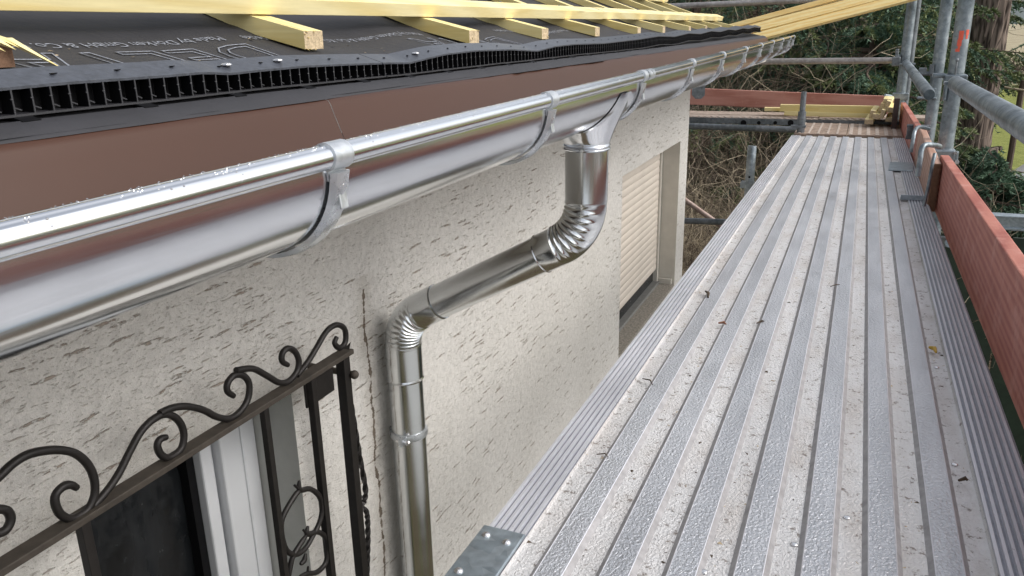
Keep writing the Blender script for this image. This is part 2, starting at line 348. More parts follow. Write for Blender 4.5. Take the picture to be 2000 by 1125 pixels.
# ------------------------------------------------------------------ house
house = thing('house', 'cream scratch-plastered house under re-roofing, beside the scaffold deck', 'house', loc=(-3, 2, GZ))
def child(o, p): o.parent = p; o.matrix_parent_inverse = Matrix.Translation(p.location).inverted() if p.type == 'EMPTY' and p.parent is None else Matrix.Identity(4); return o
WX = -.965; WT = -.20; WY1 = 5.045
A = (.656, 1.138, -.657, -2.1)     # window 1 opening (y0,y1,ztop,zbot)
B = (3.53, 4.81, -.632, -1.535)    # window 2 opening
C0 = (-1.2, .545, -.657, -2.1)
ycuts = sorted({-4., C0[0], C0[1], A[0], A[1], B[0], B[1], WY1}); zcuts = sorted({GZ - .3, A[3], B[3], A[2], B[2], WT})
wmb = MB()
for y0, y1 in zip(ycuts, ycuts[1:]):
    for z0, z1 in zip(zcuts, zcuts[1:]):
        yc, zc = (y0 + y1) / 2, (z0 + z1) / 2
        if any(o[0] < yc < o[1] and o[3] < zc < o[2] for o in (A, B, C0)): continue
        wmb.add([(WX, y0, z0), (WX, y1, z0), (WX, y1, z1), (WX, y0, z1)], [(0, 1, 2, 3)])
wmb.add([(WX, WY1, GZ - .3), (WX - 7, WY1, GZ - .3), (WX - 7, WY1, WT), (WX, WY1, WT)], [(0, 1, 2, 3)])
wmb.add([(WX, -4, GZ - .3), (WX - 7, -4, GZ - .3), (WX - 7, -4, WT), (WX, -4, WT)], [(3, 2, 1, 0)])
wmb.add([(WX - 7, -4, GZ - .3), (WX - 7, WY1, GZ - .3), (WX - 7, WY1, WT), (WX - 7, -4, WT)], [(3, 2, 1, 0)])
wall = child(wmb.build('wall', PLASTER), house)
def reveal(o, depth, mt, sillm):
    y0, y1, zt, zb = o; r = MB(); e = .0
    for q in ([(WX, y1, zb), (WX - depth, y1, zb), (WX - depth, y1, zt), (WX, y1, zt)], [(WX, y0, zt), (WX - depth, y0, zt), (WX - depth, y0, zb), (WX, y0, zb)], [(WX, y0, zt), (WX, y1, zt), (WX - depth, y1, zt), (WX - depth, y0, zt)]):
        r.add(q, [(0, 1, 2, 3)])
    return r.build('reveal', mt)
# window behind the iron grille
def glass():
    m, nt, b = mat('dark_window_glass', (.012, .013, .015), .06, 0, .5); n = noise(nt, coords(nt, (1, 2, .6)), 4, 5)
    L(nt, ramp(nt, n, [(.35, (.006, .007, .008)), (.75, (.035, .038, .042))]), b.inputs['Base Color']); L(nt, ramp(nt, noise(nt, coords(nt), 40, 4), [(.4, .05), (.7, .3)]), b.inputs['Roughness']); return m
GL = glass()
def window(o, depth):
    w = MB(); y0, y1, zt, zb = o; xf = WX - depth
    root = child(reveal(o, depth, REVEAL, GREYP), house); root.name = 'window'
    f = .055; d = .06
    for a, b2 in (((y0, y0 + f), (zb, zt)), ((y1 - f - .045, y1 - .045), (zb, zt - f)), ((y0 + f, y1 - f - .045), (zt - f, zt)), ((y0 + f, y1 - f - .045), (zb, zb + f))):
        w.box((xf, (a[0] + a[1]) / 2, (b2[0] + b2[1]) / 2), (d, a[1] - a[0], b2[1] - b2[0]))
    w.build('frame', WHITEP, root, bevel=.004)
    s = MB(); y1s = y1 - f - .047; s.box((xf - .012, y1s - .018, (zt + zb) / 2), (.05, .030, zt - zb - 2 * f)); s.build('sash', WHITEP, root, bevel=.004)
    s = MB(); s.box((xf + .002, y1 - .0225, (zt + zb) / 2), (.055, .041, zt - zb)); s.build('guide_rail', WHITEP, root, bevel=.005)
    s = MB(); s.box((xf - .02, y1s - .044, (zt + zb) / 2), (.03, .018, zt - zb - 2 * f)); s.build('gasket', BLACK, root)
    p = MB(); p.box((xf - .03, (y0 + y1) / 2 - .03, (zt + zb) / 2), (.006, y1 - y0 - f, zt - zb - f)); p.build('pane', GL, root)
    c = MB(); c.box((WX - depth + .0, (y0 + y1) / 2, zb - .02), (depth * 2 + .05, y1 - y0 - .004, .03)); c.build('sill', GREYP, root)
    return root
window(A, .13); window(C0, .13)
# roller shutter window
sh = child(reveal(B, .13, CREAM, GREYP), house); sh.name = 'shutter_window'
y0, y1, zt, zb = B; xf = WX - .115
slat = MB(); prof_ = [(xf, -.0), (xf + .002, -.004), (xf + .003, -.02), (xf + .002, -.035), (xf, -.0395)]
slat.prof([(x, z) for x, z in prof_] + [(xf - .006, -.0395), (xf - .006, 0)], y0 + .012, y1 - .034)
nsl = 20; first = None
for i in range(nsl):
    z = zt + .01 - i * .0405
    if first is None: first = slat.build('slat', SHUT, sh, smooth=50); first.location = (0, 0, z)
    else: inst(first, sh, (0, 0, z))
k = MB(); k.box((xf - .004, y1 - .017, (zt + zb) / 2), (.035, .03, zt - zb)); k.build('guide_rail', CREAM, sh, bevel=.004)
k = MB(); k.box((xf - .02, (y0 + y1) / 2, zt + .01 - nsl * .0405 - .04), (.01, y1 - y0 - .06, .09)); k.build('pane', GL, sh)
k = MB(); k.box((xf + .0, (y0 + y1) / 2, zb + .012), (.05, y1 - y0 - .01, .03)); k.build('frame', GREYP, sh, bevel=.003)
k = MB(); k.box((WX - .052, (y0 + y1) / 2, zb + .002), (.098, y1 - y0 - .004, .02)); k.build('sill', m_simple('dirty_sill', (.40, .37, .32), .9, 0, .7, 90, .6, .004), sh)
k = MB(); k.box((WX - .06, y1 - .012, zb + .028), (.09, .02, .035)); k.build('sill_end', CREAM, sh, bevel=.004)

# roof -----------------------------------------------------------------
FZ = lambda y: -.068 + .0025 * y
EY1 = 5.38
def memz(x, y, und=True):
    a = -.58 - x
    if a < .29: z = .25 * a
    else: z = .0725 + .37 * (a - .29)
    z += FZ(y)
    if und and a > .02:
        z += .0035 * hn(y * 3.1, x * 2) * min(a / .1, 1)
        ph = (y - .52) / .47; z += -.007 * (.5 - .5 * math.cos(2 * math.pi * ph)) * min(max((a - .12) / .1, 0), 1) + 0
        z += .005 * math.exp(-((a - .30) / .03) ** 2) - .004 * math.exp(-((a - .12) / .05) ** 2)
    return z
rf = MB(); nx, ny = 60, 150
gx = [-.578 - 1.9 * (i / nx) ** 1.5 for i in range(nx + 1)]; gy = [-1.5 + (EY1 + 1.5) * j / ny for j in range(ny + 1)]
rf.add([(x, y, memz(x, y)) for y in gy for x in gx], [(j * (nx + 1) + i, (j + 1) * (nx + 1) + i, (j + 1) * (nx + 1) + i + 1, j * (nx + 1) + i + 1) for j in range(ny) for i in range(nx)])
# edge flap of the underlay, uneven, slightly lifting
fl = []
for j in range(ny * 2 + 1):
    y = -1.5 + (EY1 + 1.5) * j / (ny * 2); w = .003 * hn(y * 6, 1) + (.006 if 1.35 < y < 1.9 else 0)
    fl.append([(-.575 + w, y, memz(-.578, y, False) - .003), (-.582, y, memz(-.578, y, False) + .0035), (-.60, y, memz(-.60, y) + .004)])
rf.loft(fl, 0, False, False)
roof = child(rf.build('roof', MEMB, smooth=60), house)
# brown apron
ap = MB(); rings = []
apf = [(-.66, .010), (-.5785, -.003), (-.5725, -.005), (-.5695, -.010), (-.566, -.020), (-.556, -.045), (-.545, -.070), (-.534, -.095), (-.529, -.108)]
for a, b2 in ((-1.5, .7955), (.7962, 3.0), (3.0007, EY1)):
    rings = [[(x + (.0004 if a > .5 else 0), y, z + FZ(y)) for x, z in apf] for y in (a, b2)]
    ap.loft(rings, 0, False, False)
ap.build('drip_apron', BROWN, roof, smooth=50)
k = MB(); k.box((-.77, (EY1 - 1.5) / 2, WT + .006), (.40, EY1 + 1.5, .012)); k.build('soffit', CREAM, roof)
# counter battens up the slope
cby = [.527, 1.045, 1.575, 2.01, 2.47, 2.935, 3.39, 3.86, 4.33, 4.78, 5.22]
CBW, CBH, XC = .046, .027, -.76
for i, y in enumerate(cby):
    k = MB(); e = XC + (.012 * hn(i * 2.3)); pts = []
    def sec(x, dz=0): return [(x, y - CBW / 2, memz(x, y, False) + .001), (x, y + CBW / 2, memz(x, y, False) + .001), (x, y + CBW / 2, memz(x, y, False) + CBH), (x, y - CBW / 2, memz(x, y, False) + CBH)]
    k.loft([sec(e), sec(-.87), sec(-2.2)], 0, False); r = sec(e); k.add(r, [(0, 1, 2, 3)], 1)
    if i == 0:
        z0 = memz(e, y, False)
        for q in range(7):
            yy = y - .02 + q * .0065; ln = .008 + .02 * random.random() + (.045 if q == 6 else 0)
            k.add([(e + .002, yy - .004, z0 + CBH + .001), (e + .002, yy + .005, z0 + CBH + .001), (e + ln, yy + .004 + ln * .2, z0 + CBH - ln * .55), (e, yy, z0 + CBH - .004)], [(0, 1, 2), (0, 2, 3), (1, 3, 2)])
    else:
        for q in range(9):
            a_ = random.random(); yy = y - CBW / 2 + CBW * a_; z0 = memz(e, y, False) + random.choice((.002, CBH * random.random(), CBH)); ln = .002 + .005 * random.random()
            k.add([(e, yy - .002, z0), (e, yy + .002, z0), (e + ln, yy, z0 - ln * .4)], [(0, 1, 2), (2, 1, 0)])
    k.build('counter_batten', [YELLOWX, SAWND if i == 0 else SAWN], roof)
# cross battens
def cross(x, y0, y1, dz=0, w=.048, h=.026, wob=0.):
    z = memz(x, 2, False) + CBH + .0015 + dz; sl = .25 if x > -.85 else .37
    k = MB(); rot = math.atan(sl)
    n = 10; rings = []
    for i in range(n + 1):
        t = i / n; y = y0 + (y1 - y0) * t; ox = wob * math.sin(t * 3.1); zz = z + FZ(y) - FZ(2)
        q = []
        for a, b2 in ((-w / 2, 0), (w / 2, 0), (w / 2, h), (-w / 2, h)):
            q.append((x - w / 2 + a * math.cos(rot) + b2 * math.sin(rot) + ox, y, zz + w / 2 * sl + -a * math.sin(rot) + b2 * math.cos(rot)))
        rings.append(q)
    k.loft(rings, 0, False); k.add(rings[0], [(3, 2, 1, 0)], 1); k.add(rings[-1], [(0, 1, 2, 3)], 1)
    k.build('batten', [YELLOW, SAWN], roof, bevel=.0012)
cross(-.862, -1.5, 2.845, 0, wob=.004); cross(-.864, 2.85, 5.46, .001)
cross(-1.19, -1.5, 5.33); cross(-1.52, -1.5, 5.5); cross(-1.85, -1.5, 5.5)

# nails at the crossings
nl = MB(); nl.ball((0, 0, 0), .0035, n=5, sc=(1, 1, .4)); n0 = None
for y in cby[:9]:
    zz_ = memz(-.886, y, False) + CBH + .0015 + .024 * .25 + .0275
    if n0 is None: n0 = nl.build('nail', GALVD, roof); n0.location = (-.884, y + .004, zz_)
    else: inst(n0, roof, (-.884 + random.uniform(-.006, .006), y + random.uniform(-.008, .008), zz_))
# print on the underlay: read from the ridge side, so it is turned round
def printing(txt, y_right, x_base, size, outline=False):
    cu = bpy.data.curves.new('print', 'FONT'); cu.body = txt; cu.size = size; cu.align_x = 'LEFT'; cu.resolution_u = 3
    if outline: cu.fill_mode = 'NONE' ; cu.bevel_depth = .0015; cu.bevel_resolution = 0
    o = bpy.data.objects.new('print', cu); COL.objects.link(o); bpy.context.view_layer.update()
    dg = bpy.context.evaluated_depsgraph_get(); me = bpy.data.meshes.new_from_object(o.evaluated_get(dg)); bpy.data.objects.remove(o)
    for vv in me.vertices:
        u, w_, t = vv.co; x = x_base + w_; y = y_right - u   # text runs to -Y, letter tops point down the slope (+X)
        vv.co = (x, y, memz(x, y) + .0014 + (t * .3 if outline else 0))
    me.materials.clear(); me.materials.append(PRINT)
    q = bpy.data.objects.new('printed_text', me); COL.objects.link(q); q.parent = roof
T1 = 'Made by Dörken GmbH & Co. KG, D-58313 Herdecke'
printing(T1, .93, -.846, .0235)
printing('Made by Dörken GmbH & Co. KG, D-58313 Herdecke', 1.50, -.846, .0235)
printing('Made by Dörken GmbH & Co. KG, D-58313 Herdecke', 2.40, -.846, .0235)
printing('DELTA', .95, -.808, .135, True); printing('DELTA', 1.8, -.808, .135, True)

# ------------------------------------------------------------------ eaves comb
comb = thing('eaves_vent_comb', 'long black wavy plastic vent comb lying along the roof eaves', 'vent strip', loc=(-.65, 2, 0))
cpx = [(-120, 184), (0, 172), (130, 160), (320, 147), (400, 140), (450, 143), (500, 137), (600, 128), (668, 125), (760, 122), (800, 122), (840, 112), (870, 105), (930, 98), (1000, 96), (1050, 99), (1085, 90), (1120, 86), (1180, 84), (1250, 76)]
CX = -.613
cpt = [(P(a, b2, X=CX).y, P(a, b2, X=CX).z) for a, b2 in cpx]
y_, z_ = cpt[-1]
for i in range(1, 14): cpt.append((y_ + i * .24, z_ + .003 * i * .8 + (.0035 if i % 2 else -.003)))
cpt = [(-1.5, cpt[0][1])] + cpt
ctop = lambda y: float(np.interp(y, [q[0] for q in cpt], [q[1] for q in cpt]))
CB = lambda y: max(ctop(y) - .028, memz(CX + .004, y) + .004)
ysn = list(np.arange(-.6, EY1, .02))
def strip(x0, x1, zf, th, y0, y1, name, mt, tilt=0.):
    k = MB(); yy = [y for y in ysn if y0 < y < y1]; yy = [y0] + yy + [y1]
    k.loft([[(x0, y, zf(y)), (x1, y, zf(y) + tilt), (x1, y, zf(y) + tilt - th), (x0, y, zf(y) - th)] for y in yy]); return child(k.build(name, mt, smooth=40), comb)
seams = [-.6, .985, 2.55, 3.95, EY1]
for a, b2 in zip(seams, seams[1:]):
    strip(CX, CX - .038, ctop, .0022, a + .001, b2 - .001, 'top_strip', COMBTOP, .012)
    strip(CX + .0055, CX - .02, lambda y: CB(y) + .002, .0018, a + .001, b2 - .001, 'bottom_strip', EDGEB)
strip(CX - .013, CX - .014, lambda y: ctop(y) + .002, .03, -.6, EY1, 'shade_web', BLACK)  # black web set close behind the ribs as shade for the gaps
y = .30; first = None; rb = MB(); rb.box((-.0055, 0, -.014), (.013, .0012, .028)); rb.box((-.002, .0045, -.020), (.0012, .0085, .0012), Matrix.Rotation(-.5, 3, 'X'), 1); rb.box((.0012, 0, -.014), (.0008, .0014, .028), None, 1); rb.ball((.0006, 0, -.010), .0014, n=4, mi=1)
i = 0
while y < EY1 - .02:
    zz = ctop(y) - .002; h = (zz - CB(y)) / .028
    if first is None: first = child(rb.build('rib', [BLACK, EDGEB]), comb); first.matrix_parent_inverse = Matrix.Identity(4); o = first
    else: o = inst(first, comb)
    o.location = (CX - comb.location.x, y - comb.location.y, zz); o.scale = (1, 1, h); y += .0172 + (0 if y < 3.6 else .004); i += 1
ft = None; y = .2   # snap feet under the comb
while y < 3:
    kb = MB(); kb.box((CX + .009, y, memz(CX + .009, y) + .0035), (.014, .016, .002), Matrix.Rotation(.25, 3, 'Y')); child(kb.build('foot', BLACK), comb); y += .12
for (px, py) in ((443, 134), (812, 116), (545, 141)):
    p = P(px, py, X=CX - .018); k = MB(); k.ball((p.x, p.y, ctop(p.y) + .0075), .006, n=6, sc=(1, 1, .35)); child(k.build('screw', SCREW), comb)
sm = MB(); y = -.1
while y < 3.2:
    sm.box((CX - .02, y, ctop(y) + .0068), (.003, .009, .0006), Matrix.Rotation(.5, 3, 'Z')); y += .066
o = child(sm.build('slots', BLACK), comb); o['kind'] = 'stuff'

# crumbs of sawdust, chips on the membrane
def crumbs(name, n, fn, size, mt, label, cat, parent=None):
    T = []
    for _ in range(n):
        p = Vector(fn()); s = size * (.4 + random.random() ** 2 * 1.6)
        q = [p + Vector((random.gauss(0, s), random.gauss(0, s), abs(random.gauss(0, s * .35)))) for _ in range(4)]
        for a in ((0, 1, 2), (0, 2, 3), (0, 3, 1), (1, 3, 2)): T.append([tuple(q[j]) for j in a])
    o = tri_object(name, T, [mt]); return tag(o, label, cat, kind='stuff')
def f_roof():
    y = random.choice((random.uniform(.35, 1.3), random.uniform(.35, 3.5))); x = random.uniform(-.655, -.74) if random.random() < .7 else random.uniform(-.60, -.84)
    return (x, y, memz(x, y) + .001)
crumbs('sawdust', 420, f_roof, .0017, CHIP, 'pale sawdust crumbs and chips scattered on black underlay', 'sawdust')

# ------------------------------------------------------------------ gutter
GR = .0765; GX = -.475; BX = -.40
BZ = lambda y: -.099 + .0085 * y
gut = thing('rain_gutter', 'shiny half-round zinc gutter with rolled front bead under brown eaves apron', 'gutter', loc=(GX, 2, 0))
def gprof(r, zc=-.010):
    pts = []
    for i in range(26):
        a = math.pi + .6 + (math.pi - .6) * i / 25; pts.append((GX + r * math.cos(a), zc + r * math.sin(a)))
    return pts
GY1 = 5.15
for a, b2, off in ((-1.6, 1.62, 0), (1.60, GY1, .0012)):
    k = MB(); o_ = gprof(GR + off); i_ = gprof(GR - .0016 + off); pr = o_ + i_[::-1]
    k.prof([(x, z) for x, z in pr], a, b2, dz=(BZ(a), BZ(b2)), seg=6)
    child(k.build('trough', ZINC, smooth=50), gut)
bp_ = []
for i in range(60):
    a_ = 2 * math.pi * i / 60; rr_ = .0105 - .0009 * max(0, math.cos(a_ * 1 - 1.9) > .55 and abs(math.sin((a_ - 1.9) * 5))); bp_.append((BX + rr_ * math.cos(a_), rr_ * math.sin(a_)))
k = MB(); k.prof(bp_, -1.6, GY1, dz=(BZ(-1.6), BZ(GY1)), seg=5); child(k.build('bead', ZINC, smooth=60), gut)
k = MB(); k.tube([(BX, y, BZ(y)) for y in (1.615, 1.66)], .0112, 20); child(k.build('seam_sleeve', STRAP, smooth=60), gut)
k = MB(); k.add([(x, GY1 - .004, z + BZ(GY1)) for x, z in gprof(GR + .002)] + [(x, GY1 + .002, z + BZ(GY1)) for x, z in gprof(GR + .002)],
      [tuple(range(26)), tuple(range(26, 52))[::-1]] + [(i, i + 26, (i + 1) % 26 + 26, (i + 1) % 26) for i in range(26)]); child(k.build('end_cap', ZINC), gut)
T = []
for _ in range(700):
    y = random.uniform(.1, 1.5) if random.random() < .7 else random.uniform(1.5, 3.6); a_ = random.gauss(R(95), .5); r_ = .0107; s_ = random.uniform(.0003, .0009)
    c_ = Vector((BX + r_ * math.cos(a_), y, BZ(y) + r_ * math.sin(a_))); n_ = Vector((math.cos(a_), 0, math.sin(a_))); t_ = Vector((-n_.z, 0, n_.x)); e_ = Vector((0, 1, 0))
    q = [c_ + n_ * s_ * .8] + [c_ + (t_ * math.cos(b_) + e_ * math.sin(b_)) * s_ for b_ in [math.pi * k_ / 3 for k_ in range(6)]]
    for k_ in range(6): T.append([tuple(q[0]), tuple(q[1 + k_]), tuple(q[1 + (k_ + 1) % 6])])
tag(tri_object('water_drops', T, [SCREW]), 'tiny water drops beading along the gutter rim', 'water drops', kind='stuff')
def f_ap():
    y = random.choice((random.uniform(.4, 3), random.gauss(1.75, .12))); return (-.5655 + random.uniform(0, .018), y, FZ(y) - .022 - random.uniform(0, .03))
# spring brackets
def bracket():
    k = MB(); rings = []; r0, r1 = GR + .002, GR + .007; w = .0125
    prof = [(GX + r0 * math.cos(a), -.010 + r0 * math.sin(a)) for a in [math.pi + .65 + (math.pi - .65) * i / 22 for i in range(22)]] + [(GX + r0 + .001, -.013)]
    for i, (x, z) in enumerate(prof):
        cx, cz = (x - GX), (z + .010); l = math.hypot(cx, cz); ux, uz = cx / l, cz / l; t = .0045
        rings.append([(x, -w, z), (x, w, z), (x + ux * t, w * .7, z + uz * t), (x + ux * (t + .001), 0, z + uz * (t + .001)), (x + ux * t, -w * .7, z + uz * t)])
    k.loft(rings); return k
br = None
brY = [.055, .557, 1.068, 1.585, 2.08, 2.56, 3.06, 3.52, 3.97, 4.42, 4.84, 5.11]
rivet = MB(); rivet.ball((0, 0, 0), .003, n=6)
for y in brY:
    if br is None:
        br = bracket().build('bracket', STRAP, smooth=40); child(br, gut); br.matrix_parent_inverse = Matrix.Identity(4); o = br
        cl = MB(); cl.tube([(BX - .0, -.013, 0), (BX - .0, .013, 0)], .0121, 18); cl.box((BX - .004, 0, -.014), (.012, .025, .012)); clip = cl.build('clip', STRAP, o, smooth=40); c2 = clip
        rv = rivet.build('rivet', SCREW, o); rv.location = (BX + .005, 0, -.024); r2 = rv
        tg = MB(); tg.box((BX + .004, .001, -.030), (.0025, .011, .030), Matrix.Rotation(-.12, 3, 'Y')); tongue = tg.build('tongue', STRAP, o, bevel=.001); t2 = tongue
    else:
        o = inst(br, gut); c2 = inst(clip, o); r2 = inst(rv, o, rv.location); t2 = inst(tongue, o)
    o.location = (0 - gut.location.x, y - 2, BZ(y))
# outlet funnel
OY = 1.475
k = MB(); rings = []
for i in range(25):
    t = i / 24; z = -.108 + (-.205 + .108) * t; ring = []
    lx = .0795 + (.0432 - .0795) * (t * t * (3 - 2 * t) * .35 + t * .65); ly = .0432 + .064 * (1 - t) ** .85
    for q in range(56):
        a = 2 * math.pi * q / 56; ex = 2 / (2.0 + .5 * (1 - t)); ca, sa = math.cos(a), math.sin(a)
        x_, y_, z_q = GX + lx * math.copysign(abs(ca) ** ex, ca), OY - .006 * (1 - t) + ly * math.copysign(abs(sa) ** ex, sa), z
        dx_, dz_ = x_ - GX, z - (BZ(y_) - .010); d_ = math.hypot(dx_, dz_)
        if d_ < GR + .0014: z_q = (BZ(y_) - .010) - math.sqrt(max((GR + .0014) ** 2 - dx_ ** 2, 0))   # hugs the trough from outside
        if x_ < GX - .068: x_ = GX - .068; z_q = min(z_q, BZ(y_) - .010 - math.sqrt((GR + .0014) ** 2 - .068 ** 2))
        ring.append((x_, y_, z_q))
    rings.append(ring)
k.loft(rings, 0, False)
for z in (-.206, -.213): k.tube([(GX, OY, z + .0035), (GX, OY, z), (GX, OY, z - .0035)], [.043, .0462, .043], 32)
child(k.build('outlet', ZINC, smooth=50), gut)

# ------------------------------------------------------------------ downpipe
dp = thing('downpipe', 'shiny zinc downpipe with two pleated elbows crossing from gutter to wall', 'downpipe', loc=(-.9125, OY, GZ))
PX = -.9125; pr = .0385
c1 = Vector((GX, OY, -.381)); c2 = Vector((PX, OY, -.6155)); dd = (c2 - c1).normalized(); ang = math.acos(dd.dot(Vector((0, 0, -1))))
def bend(corner, din, dout, Rb, n=26):
    T = Rb * math.tan(ang / 2); a = corner - din * T; out = []
    nrm = (dout - din * dout.dot(din)).normalized(); cen = a + nrm * Rb
    for i in range(n + 1):
        t = ang * i / n; out.append(cen - nrm * Rb * math.cos(t) + din * Rb * math.sin(t))
    return out, a, corner + dout * T, cen
dn = Vector((0, 0, -1))
def elbow(corner, din, dout, Rb, la, lb, name, r0=.0405, pleats=8, rin=.0425, rout=.0405):
    pts, a, b2, cen = bend(corner, din, dout, Rb, pleats * 8); k = MB(); N = 36; rings = []
    allp = [(a - din * la, 0, rin), (a - din * .004, 0, rin)] + [(p, 1, r0) for p in pts] + [(b2 + dout * .004, 0, rout), (b2 + dout * lb, 0, rout)]
    ax = Vector((0, 1, 0)); m_ = len(allp)
    for i, (p, f, r) in enumerate(allp):
        t = (allp[min(i + 1, m_ - 1)][0] - allp[max(i - 1, 0)][0]).normalized(); u = ax.cross(t).normalized(); w = ax
        inn = (cen - p).normalized(); ring = []
        ph = (i - 2) / (len(pts) - 1) * pleats if f else 0
        for q in range(N):
            an = 2 * math.pi * q / N; d = u * math.cos(an) + w * math.sin(an); rr = r
            if f:
                wi = min(max((d.dot(inn) + .80) / .40, 0), 1); s_ = abs(math.sin(math.pi * ph)); rr = r + .0042 * wi * (1 - s_ ** .8) - .0016 * wi
            ring.append(p + d * rr)
        rings.append(ring)
    k.loft(rings, 0, False)
    return child(k.build(name, ZPIPE, smooth=75), dp)
elbow(c1, dn, dd, .105, .110, .042, 'elbow', rin=.0415, rout=.0405)
elbow(c2, dd, dn, .095, .055, .01, 'elbow', rin=.0405, rout=.0415)
T2 = .095 * math.tan(ang / 2); T1_ = .105 * math.tan(ang / 2)
k = MB(); k.tube([c1 + dd * (T1_ + .030), c2 - dd * (T2 + .03)], .0385, 36, caps=False)
pa = c1 + dd * (T1_ + .043); pb = c2 - dd * (T2 + .055)
k.tube([pa - dd * .002, pa, pa + dd * .002], [.0405, .0418, .0388], 36, caps=False)
k.tube([pb + dd * .0005, pb, pb - dd * .002], [.0388, .0412, .0405], 36, caps=False)
child(k.build('offset_pipe', ZPIPE, smooth=50), dp)
zb0 = c2.z - T2
k = MB(); k.tube([(PX, OY, zb0 - .004), (PX, OY, zb0 - .085)], .0425, 36, caps=False); k.tube([(PX, OY, zb0 - .083), (PX, OY, zb0 - .087), (PX, OY, zb0 - .091)], [.0425, .0440, .0415], 36, caps=False)
k.tube([(PX, OY, zb0), (PX, OY, zb0 - .004), (PX, OY, zb0 - .008)], [.041, .0432, .0425], 36, caps=False)
child(k.build('sleeve', ZPIPE, smooth=50), dp)
k = MB(); k.tube([(PX, OY, zb0 - .08), (PX, OY, GZ + .1)], .0405, 36, caps=False); child(k.build('pipe', ZPIPE, smooth=50), dp)
zc = P(803, 838, X=PX).z
k = MB(); k.tube([(PX, OY, zc + .009), (PX, OY, zc + .007), (PX, OY, zc), (PX, OY, zc - .007), (PX, OY, zc - .009)], [.042, .045, .0458, .045, .042], 32)
ear = Vector((PX + .01, OY - .05, zc)); k.box((ear.x, ear.y, ear.z), (.0045, .022, .018)); k.box((ear.x + .006, ear.y - .002, ear.z), (.0035, .024, .018))
cp = child(k.build('clamp', STRAP, smooth=40), dp)
k = MB(); k.tube([(ear.x - .012, ear.y - .003, zc), (ear.x + .018, ear.y - .003, zc)], .0035, 8); k.ball((ear.x + .018, ear.y - .003, zc), .0065, n=6); s_ = k.build('screw', SCREW, cp)
k = MB(); k.tube([(PX - .04, OY, zc), (WX + .002, OY, zc)], .005, 8); k.build('wall_pin', STRAP, cp)

# ------------------------------------------------------------------ window grille
XG = -.87
gr = thing('window_grille', 'black wrought-iron window grille with curling scrolls along its top rail', 'window grille', loc=(XG, .9, -.6))
def gp(pts, ox, oy, s): return [P(ox + a / s, oy + b2 / s, X=XG) for a, b2 in pts]
RZ = -.583
k = MB(); k.beam((XG, .05, RZ), (XG, 1.205, RZ), .026, .010, mi=0); o = k.build('top_rail', RUSTY, bevel=.0015); child(o, gr)
scr = [([(-60, 760), (0, 705), (60, 650), (130, 612), (230, 597), (310, 610), (365, 655), (393, 715), (396, 780), (375, 835), (345, 865), (300, 885), (255, 868), (232, 825), (233, 785), (262, 752), (295, 743), (322, 757)], 0, 600, 2.142),
       ([(-30, 850), (0, 845), (30, 852), (45, 885), (30, 925), (0, 945), (-60, 960)], 0, 600, 2.142),
       ([(392, 832), (450, 765), (500, 690), (545, 600), (590, 520), (640, 470), (690, 448), (740, 467), (768, 520), (763, 580), (735, 615), (700, 630), (672, 615), (658, 580), (670, 553), (697, 543)], 0, 600, 2.142),
       ([(668, 445), (720, 422), (780, 415), (850, 430), (910, 460), (965, 465), (1010, 430), (1038, 380), (1042, 320), (1018, 287), (980, 285), (952, 318), (952, 352), (978, 372)], 0, 600, 2.142),
       ([(130, 265), (200, 257), (260, 287), (310, 315), (350, 310), (385, 270), (393, 225), (378, 187), (350, 172), (326, 190), (323, 225), (348, 242)], 400, 600, 2.142),
       ([(385, 285), (430, 230), (470, 165), (510, 100), (550, 74), (583, 88), (590, 130), (580, 160), (560, 170), (543, 150), (552, 125)], 400, 600, 2.142)]
for pts, ox, oy, s in scr:
    q = smoothpts(gp(pts, ox, oy, s), 4); n = len(q); rr = [.0056 * (1 if i < n - 6 else .75 + .25 * (n - i) / 6) for i in range(n)]
    k = MB(); k.tube(q, rr, 8, flat=(1, 0, 0)); child(k.build('scroll', IRON, smooth=60), gr)
low = [([(395, 725), (398, 765), (440, 760), (478, 790), (491, 840), (480, 900), (450, 960), (420, 1010), (380, 1035), (345, 1020), (325, 970), (320, 900), (345, 840), (380, 785), (398, 765)], 2),
       ([(432, 915), (428, 950), (470, 940), (503, 960), (513, 1010), (505, 1070), (470, 1108), (430, 1115), (395, 1130)], 1), ([(428, 950), (400, 990), (370, 1040), (356, 1090), (350, 1140)], 0), ([(375, 745), (398, 765)], 0), ([(412, 932), (428, 950)], 0), ([(422, 1030), (415, 1060), (400, 1075)], 0), ([(432, 1085), (430, 1115)], 0)]
for pts, _ in low:
    q = smoothpts(gp(pts, 400, 600, 2.142), 4) if len(pts) > 2 else gp(pts, 400, 600, 2.142); n = len(q); k = MB(); k.tube(q, [.0052 * (.45 + .55 * min(1, i / 3, (n - 1 - i) / 3 + .2)) for i in range(n)], 8); child(k.build('scroll', IRON, smooth=60), gr)
for i, (px, w, r_) in enumerate(((0, .014, 0), (.954, .012, 0), (1.083, .014, 0), (1.183, .020, 0))):
    if i == 0: px = .60
    k = MB(); k.box((XG, px, RZ - .005 - .9), (w, w, 1.8)); child(k.build('bar', IRON, bevel=.001), gr)
k = MB(); k.add([(XG + .01, 1.188, RZ), (XG - .01, 1.188, RZ), (XG, 1.215, RZ + .014), (XG, 1.195, RZ - .02)], [(0, 1, 2), (0, 2, 3), (1, 3, 2), (0, 3, 1)]); child(k.build('leaf_tip', IRON), gr)
tz = RZ - .045
k = MB(); k.tube([(XG + .014, 1.195, tz), (XG - .02, 1.197, tz), (WX, 1.20, tz)], .0065, 10); k.ball((XG + .016, 1.195, tz), .009, n=8); child(k.build('wall_tie', RUSTY, smooth=60), gr)
